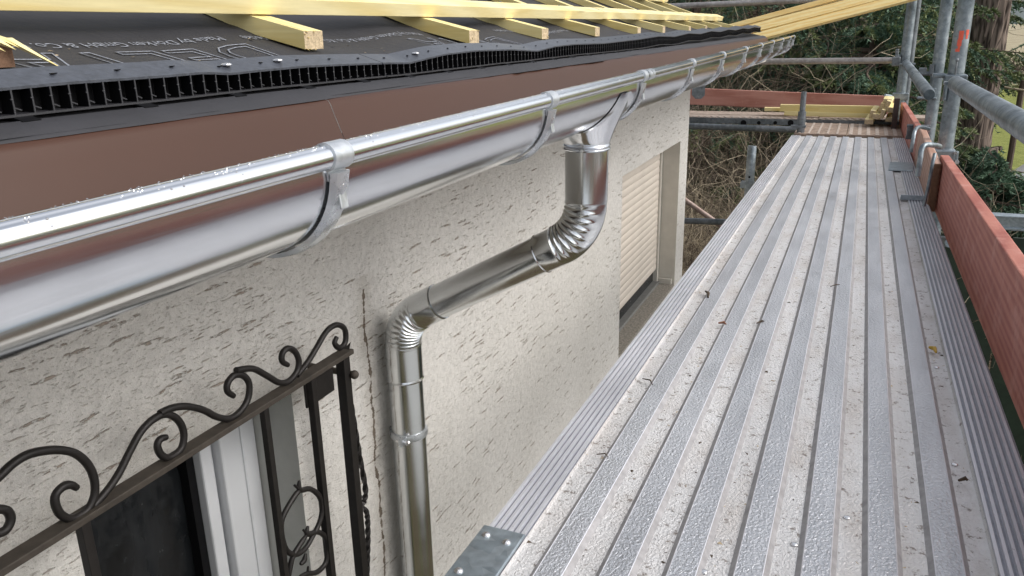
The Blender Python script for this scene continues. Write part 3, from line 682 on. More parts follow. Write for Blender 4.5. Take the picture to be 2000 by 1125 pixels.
k = MB(); k.box((XG - .008, 1.115, RZ - .035), (.004, .085, .06)); child(k.build('lock_plate', IRON), gr)
def twist(pts, a, b2):
    q = smoothpts(gp(pts, 400, 600, 2.142), 8); k = MB(); n = len(q); rings = []
    for i, p in enumerate(q):
        t = (q[min(i + 1, n - 1)] - q[max(i - 1, 0)]).normalized(); u = Vector((1, 0, 0)); w = t.cross(u).normalized(); tw = i * .42 if a < i / n < b2 else 0
        rings.append([p + (u * math.cos(tw + j * math.pi / 2) + w * math.sin(tw + j * math.pi / 2)) * .0062 for j in range(4)])
    k.loft(rings); child(k.build('twisted_bar', IRON), gr)
twist([(596, 305), (610, 400), (630, 520), (650, 640), (672, 760), (665, 815), (648, 830), (641, 805), (653, 792)], 0, .62)
twist([(655, 892), (647, 868), (658, 845), (675, 855), (681, 900), (682, 980), (680, 1060), (678, 1140)], .35, 1)

# ------------------------------------------------------------------ scaffold deck
DX0, DX1 = -.376, .264
def deck(name, y0, y1, label, plate, loc, slope):
    root = thing(name, label, 'scaffold deck', loc=loc); root.rotation_euler = (slope, 0, 0)
    B0, B1 = .052, .067; p0 = DX0 + B0; p1 = DX1 - B1; n = 7; pitch = (p1 - p0 - .030) / n; dep = .0065
    k = MB(); x = p0; pts = [(x, -.003, None), (x + .002, -dep, 1)]
    pts = [(p0, -.001), (p0 + .002, -dep)]; mi = [1]
    for i in range(n):
        va = p0 + i * pitch; pts += [(va + .0285, -dep), (va + .0345, -.0006), (va + .0355, 0), (va + .0360, -.0004), (va + pitch - .0055, -.0004), (va + pitch - .005, 0), (va + pitch - .004, -.0006), (va + pitch + .002, -dep)]
        mi += [1, 3, 2, 2, 0, 2, 2, 3]
    pts += [(p1 - .002, -dep), (p1, -.001)]; mi += [1, 1]
    nY = 40
    for i in range(len(pts) - 1):
        for j in range(nY):
            ya, yb = y0 + (y1 - y0) * j / nY, y0 + (y1 - y0) * (j + 1) / nY
            k.add([(pts[i][0], ya, pts[i][1]), (pts[i + 1][0], ya, pts[i + 1][1]), (pts[i + 1][0], yb, pts[i + 1][1]), (pts[i][0], yb, pts[i][1])], [(0, 1, 2, 3)], mi[i])
    k.box(((p0 + p1) / 2, (y0 + y1) / 2, -.03), (p1 - p0 - .004, y1 - y0 - .01, .03), None, 1)
    o = k.build('panel', [ALU_R, ALU_V, ALU_E, ALU_W], root)
    for xa, xb, nr in ((DX0, p0, 6), (p1, DX1, 7)):
        e = MB(); w = (xb - xa) / nr; pr_ = [(xa, -.05), (xa, -.003)]
        for i in range(nr):
            a = xa + i * w; pr_ += [(a + w * .10, 0.001), (a + w * .52, 0.001), (a + w * .62, -.0032), (a + w * .98, -.0032)]
        pr_ += [(xb, -.0032), (xb, -.05)]
        for q in range(len(pr_) - 1):
            gr_ = 1 if pr_[q][1] < 0 and pr_[q + 1][1] < 0 and pr_[q][1] > -.01 and pr_[q + 1][1] > -.01 else 0
            for jj in range(4):
                ya, yb = y0 + (y1 - y0) * jj / 4, y0 + (y1 - y0) * (jj + 1) / 4
                e.add([(pr_[q][0], ya, pr_[q][1]), (pr_[q + 1][0], ya, pr_[q + 1][1]), (pr_[q + 1][0], yb, pr_[q + 1][1]), (pr_[q][0], yb, pr_[q][1])], [(0, 1, 2, 3)], gr_)
        for yq in (y0, y1): e.add([(a_, yq, b_) for a_, b_ in pr_], [tuple(range(len(pr_)))])
        e.build('edge_beam', [ALU_E, ALU_G], root)
    return root
dk = deck('scaffold_deck', .45, 5.33, 'long ribbed aluminium scaffold deck running beside the house to the far walkway', True, (0, 0, -.580), -.0115)
# end plate with rivets
k = MB(); k.box((0, 0, 0), (.056, .30, .004)); pl = k.build('end_plate', GPLATE, dk, bevel=.0018); pl.location = (DX0 + .025, .625, .004)
k = MB(); k.ball((0, 0, 0), .0058, n=8, sc=(1, 1, .6)); rv0 = None
for x, y in ((-.016, .130), (.013, .125), (-.016, .055), (.013, .05), (-.016, -.03), (.013, -.03)):
    if rv0 is None: rv0 = k.build('rivet', SCREW, pl, smooth=60); rv0.location = (x, y, .002)
    else: inst(rv0, pl, (x, y, .002))
kk = MB(); kk.ball((0, 0, 0), .0048, n=8, sc=(1, 1, .35)); rr0 = None
def on_deck(px, py, dz=0.):
    r = ray(px, py); t = -.580 / (r.z + .0115 * r.y); p = r * t; return p
for px, py in ((1143, 967), (1552, 1055), (1830, 712), (1866, 900), (1375, 1108), (1655, 1003)):
    p = on_deck(px, py); lo = (p.x, p.y, -.0055)
    if rr0 is None: rr0 = kk.build('deck_rivet', SCREW, dk, smooth=60); rr0.location = lo
    else: inst(rr0, dk, lo)
deck('scaffold_deck', -3.2, .44, 'ribbed aluminium scaffold deck behind the viewpoint, next to the long one', False, (0, 0, -.580), 0)
# debris in the valleys
def f_deck():
    p0 = DX0 + .052; i = random.choice((0, 0, 0, 1, 1, 2, 3, 3, 4, 5, 6, 7)); x = p0 + i * .0702 + random.uniform(.003, .028); y = random.choice((random.uniform(.7, 5.2), random.gauss(2.2, .5) if i == 0 else random.uniform(.8, 3)))
    return (x, y, -.580 - .0115 * y - .0068)
crumbs('deck_grit', 900, f_deck, .0013, DIRT, 'dark grit and dirt crumbs lying in the deck channels', 'grit')
crumbs('sawdust', 700, f_deck, .0012, CHIP, 'pale wood chips and sawdust lying in the deck channels', 'sawdust')
tw = [((1403, 632), (1418, 634), 'small brown wood splinter on the deck centre', 'splinter', .004), ((1378, 570), (1383, 582), 'reddish bark chip lying near the left deck edge', 'bark chip', .005), ((1622, 560), (1640, 556), 'thin dark twig lying across a deck channel past the middle', 'twig', .0018), ((1255, 740), (1275, 752), 'pale bent twig at the left edge ribs of the deck', 'twig', .0018),
      ((1165, 888), (1188, 893), 'short dark twig next to the edge ribs at the lower left of the deck', 'twig', .0016), ((1815, 680), (1828, 690), 'yellow leaf scrap at the right side of the deck', 'leaf', .006), ((1872, 940), (1890, 940), 'grey pebble in the right-hand deck channel', 'pebble', .004), ((1478, 632), (1492, 628), 'dark bit of bark left of a ridge in mid deck', 'bark chip', .003)]
for a, b2, lab, cat, r_ in tw:
    p, q = on_deck(*a), on_deck(*b2); up = Vector((0, 0, r_ * .3)); k = MB(); mid = (p + q) / 2 + Vector((.003, .004, .002)); k.tube([p + up, mid + up, q + up], [r_ * .45, r_ * .75, r_ * .35], 6)
    tag(k.build(cat.replace(' ', '_'), {'leaf': m_simple('yellow_leaf', (.6, .38, .05)), 'splinter': m_simple('brown_splinter', (.28, .12, .07))}.get(cat, DIRT)), lab, cat)

# ------------------------------------------------------------------ toe boards along the deck
k = MB(); k.beam((.297, -2.2, -.427), (.303, 3.33, -.556), .030, .195, endm=1); tag(k.build('toe_board', [REDWOOD, SAWND], bevel=.003), 'large red-brown toe board nearest the camera along the right deck edge', 'toe board', 'red toe boards')
k = MB(); k.beam((.270, 3.18, -.555), (.283, 4.35, -.556), .030, .175, endm=1); tag(k.build('toe_board', [PALEWOOD, SAWND], bevel=.006), 'short pale scuffed board end clamped at the post between two red boards', 'toe board', 'red toe boards')
k = MB(); k.beam((.290, 4.15, -.575), (.262, 6.05, -.578), .030, .17, endm=1); tag(k.build('toe_board', [REDWOOD, SAWND], bevel=.003), 'far red toe board behind the clamps, ending beside the batten pile', 'toe board', 'red toe boards')
# flat steel pieces on the deck
p = on_deck(1760, 327); k = MB(); k.box((p.x, p.y, p.z + .004), (.10, .24, .005), Matrix.Rotation(-.05, 3, 'Z')); tag(k.build('steel_strip', GPLATE, bevel=.001), 'flat grey steel strip lying across the ribs at the deck edge', 'steel strip')
p = on_deck(1790, 390); k = MB(); k.box((p.x, p.y, p.z + .002), (.11, .035, .004)); k.box((p.x, p.y - .0175, p.z + .010), (.11, .004, .018)); tag(k.build('steel_angle', GPLATE, bevel=.001), 'small galvanised steel angle under the pale board end', 'steel angle')

# ------------------------------------------------------------------ posts
def post(x, y, r, z0, z1, label, name='scaffold_post', rows=()):
    t = thing(name, label, 'scaffold post', 'scaffold posts', (x, y, z0)); k = MB()
    k.tube([(0, 0, 0), (0, 0, z1 - z0)], r, 20); k.build('tube', GALV, t, smooth=60); return t
D = lambda px, py, **k: P(px, py, **k)
# near pair
pR = P(1862, 150, X=.355); pL = P(1838, 150, X=.352)
tR = post(.352, pR.y - .12, .031, GZ, 2.2, 'thick near scaffold post with orange paint mark beside the toe board clamps')
zoff = -GZ
sp = MB(); yy = pR.y - .12
# orange mark: curved patch hugging the tube
def patch(rows, r, cx, cy):
    for z0, z1, a0, a1 in rows:
        n = 5; ring = []
        A0, A1 = R(a0), R(a1)
        vs = []
        for z in (z0, z1):
            for i in range(n + 1):
                a = A0 + (A1 - A0) * i / n; vs.append((r * math.cos(a), r * math.sin(a), z - GZ))
        sp.add(vs, [(i, i + 1, n + 2 + i, n + 1 + i) for i in range(n)])
def pz(py): return P(1880, py, Y=yy - .03).z
patch([(pz(78), pz(60), -112, -80), (pz(68), pz(58), -66, -40), (pz(76), pz(66), -62, -45), (pz(90), pz(77), -116, -86), (pz(96), pz(89), -108, -92), (pz(101), pz(95), -122, -92)], .0316, .352, yy)
sp.build('paint_mark', ORANGE, tR)
k = MB(); k.tube([(-.005, -.036, pz(118) - GZ), (-.005, -.036, pz(150) - GZ)], .0035, 8); k.ball((-.005, -.036, pz(117) - GZ), .007, n=6); k.build('lock_pin', GALVD, tR)
zz = P(1862, 152, Y=yy).z - GZ
k = MB(); k.box((0, 0, zz), (.085, .085, .03)); k.box((-.062, -.005, zz + .01), (.05, .05, .018)); k.box((-.03, 0, zz - .05), (.012, .06, .09)); k.build('rosette', GALV, tR, bevel=.006)
zz2 = P(1850, 303, Y=yy).z - GZ
k = MB(); k.box((-.012, -.012, zz2), (.10, .085, .055)); k.box((.035, -.045, zz2), (.03, .012, .05)); k.build('coupler', GALV, tR, bevel=.008)
for q_, w_, r_ in ((.035, .02, .007), (.045, -.018, .009)): k = MB(); k.tube([(q_, -.04, zz2 + w_), (q_, -.075, zz2 + w_)], r_, 6); k.build('coupler_bolt', STRAP, tR)
tL = post(pL.x - .006, pL.y + .18, .029, GZ, 2.2, 'slimmer near scaffold post standing just behind the orange-marked one')
zz = P(1820, 196, Y=pL.y).z - GZ
k = MB(); k.box((-.035, -.02, zz), (.09, .06, .012)); k.box((-.02, -.01, zz + .028), (.05, .05, .045)); k.build('flange', GALV, tL, bevel=.005)
zz = P(1800, 147, Y=pL.y).z - GZ
k = MB(); k.tube([(-.12, -.02, zz), (-.02, -.02, zz)], .011, 10); k.box((-.07, -.02, zz + .012), (.035, .03, .035)); k.box((-.03, -.02, zz + .02), (.02, .03, .05)); k.build('wedge_lock', GALVD, tL, bevel=.003)
zz = P(1815, 253, Y=pL.y).z - GZ
k = MB(); k.tube([(-.11, -.03, zz), (0, -.03, zz)], .009, 8); k.tube([(-.11, -.03, zz - .06), (0, -.03, zz - .06)], .011, 8); k.box((-.085, -.03, zz - .03), (.045, .03, .05)); k.build('clip_holder', GALVD, tL, bevel=.002)
# hook rods holding the boards
def rod(pts, r, label):
    k = MB(); k.tube(smoothpts(pts, 4), r, 10); tag(k.build('board_hook', GALV, smooth=60), label, 'board hook', 'bent steel hooks holding the toe boards')
rod([P(1815, 252, Y=3.9), P(1795, 248, Y=3.85), P(1787, 256, Y=3.75), P(1783, 275, Y=3.72), P(1779, 297, Y=3.72)], .008, 'bent steel hook over the far end of the pale board')
rod([P(1835, 286, Y=3.35), P(1827, 284, Y=3.22), P(1808, 283, Y=3.15), P(1800, 292, Y=3.13), P(1797, 312, Y=3.12), P(1792, 344, Y=3.12)], .0095, 'bent steel hook nearest the camera over the pale board end')
rod([P(1826, 300, Y=3.15), P(1821, 322, Y=3.13), P(1813, 365, Y=3.12), P(1804, 403, Y=3.11)], .006, 'straight thin steel rod between the pale board end and the near red board')
# guard rails
def rail(a, b2, r, label, mt=GALV, n=18):
    k = MB(); k.tube([a, b2], r, n); return tag(k.build('guard_rail', mt, smooth=60), label, 'guard rail', 'scaffold guard rails')
g0 = P(1866, 163, X=.318); g1 = P(2000, 246, X=.318); d = (g1 - g0)
k = MB(); k.tube([g0, g0 + d * 2.4], .0275, 24); k.box(tuple(g0 + Vector((0, .01, .0))), (.075, .05, .012)); tag(k.build('guard_rail', GALV, smooth=40), 'thick scuffed guard rail tube slanting out at the right picture edge', 'guard rail', 'scaffold guard rails')
a = P(1770, 124, Y=6.0); b2 = P(1815, 185, Y=3.62)
k = MB(); k.tube([a, a + (b2 - a) * .97, b2], [.0245, .0245, .020], 20); tag(k.build('guard_rail', GALV, smooth=40), 'guard rail tube with cut end between the far post and the near posts', 'guard rail', 'scaffold guard rails')
# far post
pf = P(1757, 200, Y=6.15); tF = post(pf.x + .0, 6.15, .031, GZ, 2.3, 'far corner scaffold post beside the pile of yellow battens')
k = MB(); k.tube([(.033, .03, 0), (.033, .03, 6.6)], .024, 18); k.build('inner_tube', GALVD, tF, smooth=60)
zz = P(1757, 188, Y=6.15).z - GZ; k = MB(); k.box((0, -.01, zz), (.10, .08, .045)); k.tube([(-.05, -.04, zz), (-.10, -.06, zz + .01)], .012, 8); k.build('coupler', GALV, tF, bevel=.006)
zz = P(1757, 125, Y=6.15).z - GZ; k = MB(); k.box((.0, -.02, zz), (.13, .05, .014)); k.box((-.045, -.01, zz + .035), (.03, .03, .05)); k.build('rosette', GALV, tF, bevel=.004)

# ------------------------------------------------------------------ far cross walkway
wk = thing('walkway_deck', 'muddy steel walkway deck crossing behind the house corner', 'scaffold deck', loc=(-.9, 5.6, -.6))
def wchild(mb, n, mt, **k): return child(mb.build(n, mt, **k), wk)
zw = -.612; k = MB(); k.box((-1.15, 6.105, zw - .01), (1.76, .22, .02)); wchild(k, 'plank', PLY)
k = MB(); k.box((-1.1, 6.335, zw - .008), (3.1, .235, .02)); wchild(k, 'plank', PLY)
k = MB(); k.box((-.02, 6.105, zw - .012), (.48, .22, .018)); wchild(k, 'plank', PLY)
st = MB()
for i in range(46): st.box((-1.85 + i * .046, 6.03, zw + .0022), (.028, .055, .004), Matrix.Rotation(.5, 3, 'Z'))
o = wchild(st, 'tread_bars', m_simple('muddy_steel', (.50, .42, .36), .8, 0, .5, 60, .5)); 
k = MB(); k.prof([(0, 0), (0, .045), (.03, .045), (.03, .040), (.005, .040), (.005, 0)], 0, 1); k = MB()
k.box((-.8, 5.985, zw - .02), (2.3, .006, .040)); wchild(k, 'side_channel', GALVD)
h = MB()
for px in (1452, 1482, 1514, 1544):
    p = P(px, 241, Y=5.98); h.tube([(p.x, 5.9815, p.z + .004), (p.x, 5.9785, p.z + .004)], .013 if px % 4 else .020, 14)
wchild(h, 'holes', BLACK)['kind'] = 'stuff'
k = MB(); k.tube([(-2.2, 5.94, -.662), (-.37, 5.94, -.678)], .0225, 18); wchild(k, 'crossbar', GALVD, smooth=60)
# spigot standing on the crossbar
k = MB(); p = P(1565, 240, Y=5.40); k.tube([(p.x, 5.40, GZ), (p.x, 5.40, p.z + .01), (p.x, 5.40, p.z + .0101), (p.x, 5.40, p.z + .07), (p.x, 5.40, p.z + .0701), (p.x, 5.40, p.z + .19)], [.024, .024, .025, .024, .0175, .0165], 16); k.tube([(p.x - .03, 5.37, p.z - .03), (p.x - .03, 5.43, p.z - .03)], .012, 10); k.box((p.x - .015, 5.39, p.z - .02), (.09, .05, .012))
tag(k.build('scaffold_post', GALVD, smooth=50), 'dark steel spigot post rising at the corner of cross walkway and deck', 'scaffold post', 'scaffold posts')
k = MB(); p = P(1469, 285, Y=4.5); k.tube([(p.x, 4.5, GZ), (p.x, 4.5, p.z - .004), (p.x, 4.5, p.z)], [.024, .024, .022], 18); k.tube([(p.x, 4.478, p.z - .165), (p.x, 4.474, p.z - .165)], .006, 10, mi=1); k.box((p.x - .01, 4.5, p.z - .21), (.07, .07, .03))
tag(k.build('scaffold_post', [GALV, BLACK], smooth=50), 'pale post stub with a hole standing between house wall and deck', 'scaffold post', 'scaffold posts')
# plywood sheets behind the deck end
m2 = m_simple('striped_muddy_plywood', (.46, .34, .26), .85, 0, .65, 34, .8, .003)
zp = -.640
for xa, xb, lab in ((-.365, -.062, 'left muddy plywood sheet with pale streaks past the end of the deck'), (-.058, .25, 'right muddy plywood sheet under the cut batten pile')):
    k = MB(); k.box(((xa + xb) / 2, 5.655, zp), (xb - xa, .63, .016))
    if xa < -.2:
        for i in range(5): k.box((xa + .03 + i * .055, 5.655, zp + .0095), (.012, .62, .003), None, 1)
    else:
        for i in range(6): k.box((xa + .02 + i * .05, 5.655, zp + .009), (.02, .62, .002), None, 1)
    tag(k.build('plywood_sheet', [m2, m_simple('pale_streak', (.62, .52, .44), .8, 0, .5, 60)]), lab, 'plywood', 'muddy plywood sheets')
# far toe board and rails
k = MB(); k.beam(P(1330, 187, Y=6.6), P(1752, 206, Y=6.55), .03, .128, endm=0); tag(k.build('toe_board', [REDWOODX], bevel=.003), 'pinkish weathered toe board at the back of the cross walkway', 'toe board', 'red toe boards')
k = MB(); c_ = P(1364, 176, Y=6.4); w, h = .048, .064
k.add([(c_.x + a, y, c_.z + b2) for y in (6.4, 6.406) for a, b2 in ((-w, h), (w, h), (w, -h * .6), (w * .5, -h), (-w * .4, -h), (-w, -h * .55))], [(0, 1, 2, 3, 4, 5), (11, 10, 9, 8, 7, 6)] + [(i, (i + 1) % 6, (i + 1) % 6 + 6, i + 6) for i in range(6)])
tag(k.build('steel_plate', GALV, bevel=.002), 'grey steel plate with clipped corners hanging before the pinkish toe board', 'steel plate')
rail(P(1380, 121, Y=6.1), P(1754, 118, Y=6.1), .0205, 'straight guard rail behind the gutter end, above the pinkish toe board', GALVW)
rail(P(1250, 15, Y=6.1), P(1762, -8, Y=6.1), .0195, 'top guard rail crossing behind the roof battens', GALVW)
k = MB(); p = P(1750, 120, Y=6.05); k.box(tuple(p), (.05, .06, .06)); k.box((p.x - .0, p.y, p.z + .05), (.022, .02, .06)); tag(k.build('rail_coupler', GALVD, bevel=.006), 'dark coupler where the straight rail meets the far corner post', 'coupler')
rail(P(1300, 430, Y=6.3), P(1430, 434, Y=6.3), .024, 'low grey tube under the walkway beside the house corner', GALVD)
rail(P(1320, 378, Y=6.5), P(1460, 478, Y=6.5), .021, 'pinkish diagonal brace tube with red mark beside the house corner', m_galv('rusty_brace', (.33, .24, .2), (.5, .4, .36), .6, .4))
# lower console bits right of the deck
rail(P(1838, 470, Y=3.6), P(1856, 474, Y=3.5), .02, 'short tube stub sticking out below the near toe board', GALV)

# ------------------------------------------------------------------ timber on the walkway
def lath(a, b2, w, h, label, mt=None, up=(0, 0, 1), endm=1, name='batten', grp='loose yellow battens'):
    k = MB(); k.beam(a, b2, w, h, up, endm=endm); tag(k.build(name, [mt or YELLOWX, SAWN], bevel=.0015), label, 'batten', grp)
lath(P(1532, 220.5, Y=6.14), P(1712, 226, Y=6.14), .05, .030, 'bottom yellow batten lying along the cross walkway')
lath(P(1524, 210.5, Y=6.15), P(1712, 214, Y=6.15), .05, .048, 'upper yellow batten with notched end lying along the cross walkway')
lath(P(1493, 213, Y=6.22), P(1600, 214, Y=6.26), .06, .024, 'thin yellow batten poking out left behind the lying pair')
# cut batten pile at the corner, ends towards the camera
pile = [((1697, 236), .048, .03, 'lowest left offcut of the batten pile, end grain forward', 5.55, 0), ((1712, 226), .045, .03, 'second offcut of the batten pile with a bright yellow end', 5.56, .1), ((1704, 222), .032, .05, 'upright offcut leaning at the left of the batten pile', 5.6, .12), ((1723, 221), .022, .052, 'narrow upright offcut in the middle of the batten pile', 5.55, .25),
        ((1733, 205), .026, .06, 'tall pale offcut in the upper middle of the batten pile', 5.6, .3), ((1738, 232), .05, .025, 'brown-ended offcut low in the batten pile', 5.58, 0), ((1744, 226), .04, .026, 'small offcut beside the dark post foot in the pile', 5.62, 0), ((1741, 213), .05, .03, 'pale offcut topping the batten pile at right', 5.58, .2), ((1722, 208), .026, .05, 'slanting offcut behind the narrow upright one', 5.64, .35), ((1733, 196), .05, .028, 'topmost offcut of the batten pile touching the post', 5.66, .1)]
for (px, py), w, h, lab, y, tl in pile:
    y += .22; w *= 1.06; h *= 1.06; p = P(px, py + 2, Y=y); Lb = .32; u = Vector((math.sin(tl) * .8, 0, 1)).normalized()
    lath(p, p + Vector((.03 * tl + .02, Lb, 0.005)), w, h, lab, YELLOW, u, grp='cut batten ends piled by the far post')
k = MB(); k.box((P(1749, 225, Y=5.7).x, 5.75, P(1749, 225, Y=5.7).z), (.03, .08, .2)); tag(k.build('post_foot', m_simple('dark_brown_plate', (.05, .03, .025))), 'dark brown upright plate between batten pile and far toe board', 'plate')
ORWOOD = m_wood('orange_yellow_plank', (.92, .74, .36), (.84, .56, .20), 'X', grain=.3)
# slanting yellow planks beyond the roof corner
a0 = P(1418, 66, Y=5.9); a1 = P(1745, -17, Y=5.9); dv = a1 - a0
upv = Vector((.06, -.75, .66)).normalized()
lath(a0 + Vector((0, .05, .040)), a1 + Vector((0, .09, .058)) + dv * .3, .024, .034, 'upper slanting yellow plank rising right from the roof corner', ORWOOD, Vector((0, .35, 1)), grp='slanting yellow planks beyond the roof corner', name='plank')
lath(a0 + Vector((.05, -.06, -.004)), a1 + Vector((.05, -.06, .004)) + dv * .3, .07, .022, 'lower slanting yellow plank rising right from the roof corner', ORWOOD, upv, grp='slanting yellow planks beyond the roof corner', name='plank')
lath(a0 + Vector((.12, -.12, -.05)), a1 + Vector((.12, -.10, -.030)) + dv * .3, .06, .022, 'bottom slanting yellow plank rising right from the roof corner', ORWOOD, upv, grp='slanting yellow planks beyond the roof corner', name='plank')

# ------------------------------------------------------------------ vegetation
def conifer(name, label, base, H, crown0, Lmax, nb, seed, mats, droop=.5, needle=.05, sub=26, per=26, azlim=None, group=None, tr=.12, zlim=None):
    rg = np.random.default_rng(seed); root = thing(name, label, 'conifer', group, base)
    k = MB(); k.tube([(0, 0, -.3), (0, 0, H * .5), (0, 0, H)], [tr, tr * .6, .02], 12); T = []; MI = []; br_ = MB()
    for i in range(nb):
        t = rg.random() ** .9; z = crown0 + (H - crown0) * t
        if zlim and not (zlim[0] < z < zlim[1]): continue
        Lb = Lmax * (1 - t) ** .8 * rg.uniform(.7, 1.1) + .25; az_ = rg.uniform(0, 2 * math.pi) if azlim is None else rg.uniform(*azlim)
        d = np.array([math.cos(az_), math.sin(az_), 0]); side = np.array([-d[1], d[0], 0]); up = rg.uniform(.0, .3)
        ns = 9; pts = []
        for j in range(ns):
            s = j / (ns - 1); pts.append(d * Lb * s + np.array([0, 0, z + Lb * (up * s - droop * s * s + .18 * s ** 3)]) + side * .06 * math.sin(s * 4 + i))
        br_.tube([tuple(p) for p in pts], [.022 * (1 - q / ns) + .004 for q in range(ns)], 5)
        pts = np.array(pts)
        for j in range(sub):
            s = .12 + .88 * (j + rg.random()) / sub; q = s * (ns - 1); a = int(min(q, ns - 2)); p = pts[a] * (1 - q + a) + pts[a + 1] * (q - a)
            sd = 1 if j % 2 else -1; lb = (.38 * Lb * (1 - s) ** .6 + .10) * rg.uniform(.6, 1.1)
            bd = d * rg.uniform(.4, .8) + side * sd * rg.uniform(.5, 1.) + np.array([0, 0, -rg.uniform(.1, .9) * droop]); bd /= np.linalg.norm(bd)
            u = np.linspace(.05, 1, per)[:, None]; base_p = p + bd * lb * u + np.array([0, 0, -1]) * (lb * .35 * u ** 2)
            rd = rg.normal(size=(per, 3)) * .55 + bd * .9 + np.array([0, 0, .12]); rd /= np.linalg.norm(rd, axis=1)[:, None]
            ln = needle * rg.uniform(.6, 1.3, (per, 1)); w = np.cross(rd, rg.normal(size=(per, 3))); w /= np.linalg.norm(w, axis=1)[:, None]
            T.append(np.stack([base_p - w * needle * .2, base_p + w * needle * .2, base_p + rd * ln], 1)); MI += [1 if rg.random() < .25 + .5 * (s > .8) else 0] * per
    o = k.build('trunk', BARK, root, smooth=60); br_.build('branches', TWIGD, root); tri_object('crown', np.concatenate(T), mats, MI, root)['kind'] = 'stuff'
    return root
NM = [NEEDLE, NEEDLE2]
# groves: behind the walkway
conifer('spruce_tree', 'broad drooping spruce directly behind the far walkway rails', (-.55, 12.5, ground_z(-.55, 12.5)), 6.6, 1.3, 3.0, 110, 3, NM, .42, .055, 46, 40, None, 'spruce trees beyond the scaffold', .14, (1.3, 6))
conifer('spruce_tree', 'dark spruce standing left behind the straight guard rail', (-3.2, 17, ground_z(-3.2, 17)), 8.5, 1.5, 3.2, 90, 5, NM, .4, .07, 34, 34, None, 'spruce trees beyond the scaffold', .16, (1.5, 8))
conifer('spruce_tree', 'dark spruce between the far post and the near posts', (1.15, 15.5, ground_z(1.15, 15.5)), 8.5, 1.0, 1.7, 100, 8, NM, .45, .06, 36, 36, None, 'spruce trees beyond the scaffold', .16, (1, 7.5))
conifer('spruce_tree', 'low young spruce in front of the thick bark trunk', (1.42, 10.2, GZ), 3.0, .7, 1.15, 90, 12, [NEEDLE, NEEDLE], .5, .045, 34, 34, None, 'spruce trees beyond the scaffold', .06)
conifer('spruce_tree', 'spruce behind the slanting yellow planks', (-.2, 22, ground_z(-.2, 22)), 11, 3, 3.2, 80, 21, [NEEDLE, NEEDLE], .4, .07, 22, 24, None, 'spruce trees beyond the scaffold', .2, (3, 8.5))
conifer('spruce_tree', 'low wide spruce whose layered boughs fan out just above the pinkish toe board', (.05, 10.8, ground_z(.05, 10.8)), 3.7, 1.5, 1.9, 80, 33, NM, .45, .05, 44, 40, None, 'spruce trees beyond the scaffold', .1)
for i, (x, y) in enumerate(((16, 3.6), (19, -6.5), (11.2, 13.5))):
    conifer('spruce_tree', ['spruce right of the scaffold, outside the picture beside the toe board', 'spruce right of the scaffold, outside the picture behind the viewpoint', 'spruce right of the scaffold, outside the picture beyond the near posts'][i], (x, y, GZ), 5.0, .6, 1.8, 60, 40 + i, [NEEDLE, NEEDLE], .4, .09, 16, 14, None, 'spruce trees beyond the scaffold', .1)
# thick trunk
tk = thing('pine_tree', 'old pine with thick furrowed trunk behind the near scaffold posts', 'tree', None, (P(1924, 100, Y=13.2).x, 13.2, GZ))
k = MB(); rings = []
for j in range(60):
    z = j * .16 - .2; ring = []
    for q in range(72):
        a = 2 * math.pi * q / 72; rr = .275 + .14 * math.exp(-z / .7) - .012 * z + .012 * math.sin(a * 17 + 3 * hn(z * 1.3, q * .2)) * (1 + .6 * hn(z * 2.2, a)) + .008 * hn(z * 5, a * 9); ring.append((rr * math.cos(a) + .028 * z * 0, rr * math.sin(a), z))
    rings.append(ring)
k.loft(rings); k.build('trunk', BARK, tk, smooth=50)
k = MB()
for z, a, l in ((3.62, 200, 1.1), (4.2, 172, .7), (3.45, 0, 1.5), (3.66, 215, .9)):
    d_ = Vector((math.cos(R(a)), math.sin(R(a)), 0)); k.tube(smoothpts([d_ * .3 + Vector((0, 0, z)), d_ * (l * .6) + Vector((0, 0, z - .08)), d_ * l + Vector((0, 0, z - (.35 if l < 1.2 else -.05)))], 4), .035 if l < 1.4 else .015, 7)
k.build('branches', TWIG, tk, smooth=60)
T = []
rg = np.random.default_rng(9)
for _ in range(90):
    s = rg.random(); c_ = np.array([.35 + 1.1 * s, -.6 + rg.uniform(-.3, .3), 4.35 + rg.uniform(-.32, .6) + .0 * s]); bd = rg.normal(size=3) * [1, 1, .5] + [-.3, 0, -.5]; bd /= np.linalg.norm(bd)
    u = np.linspace(0, 1, 60)[:, None]; bp = c_ + bd * .28 * u; rd = rg.normal(size=(60, 3)) * .6 + bd; rd /= np.linalg.norm(rd, axis=1)[:, None]; w = np.cross(rd, rg.normal(size=(60, 3))); w /= np.linalg.norm(w, axis=1)[:, None]
    T.append(np.stack([bp - w * .008, bp + w * .008, bp + rd * .055], 1))
tri_object('crown', np.concatenate(T), [NEEDLE], None, tk)['kind'] = 'stuff'
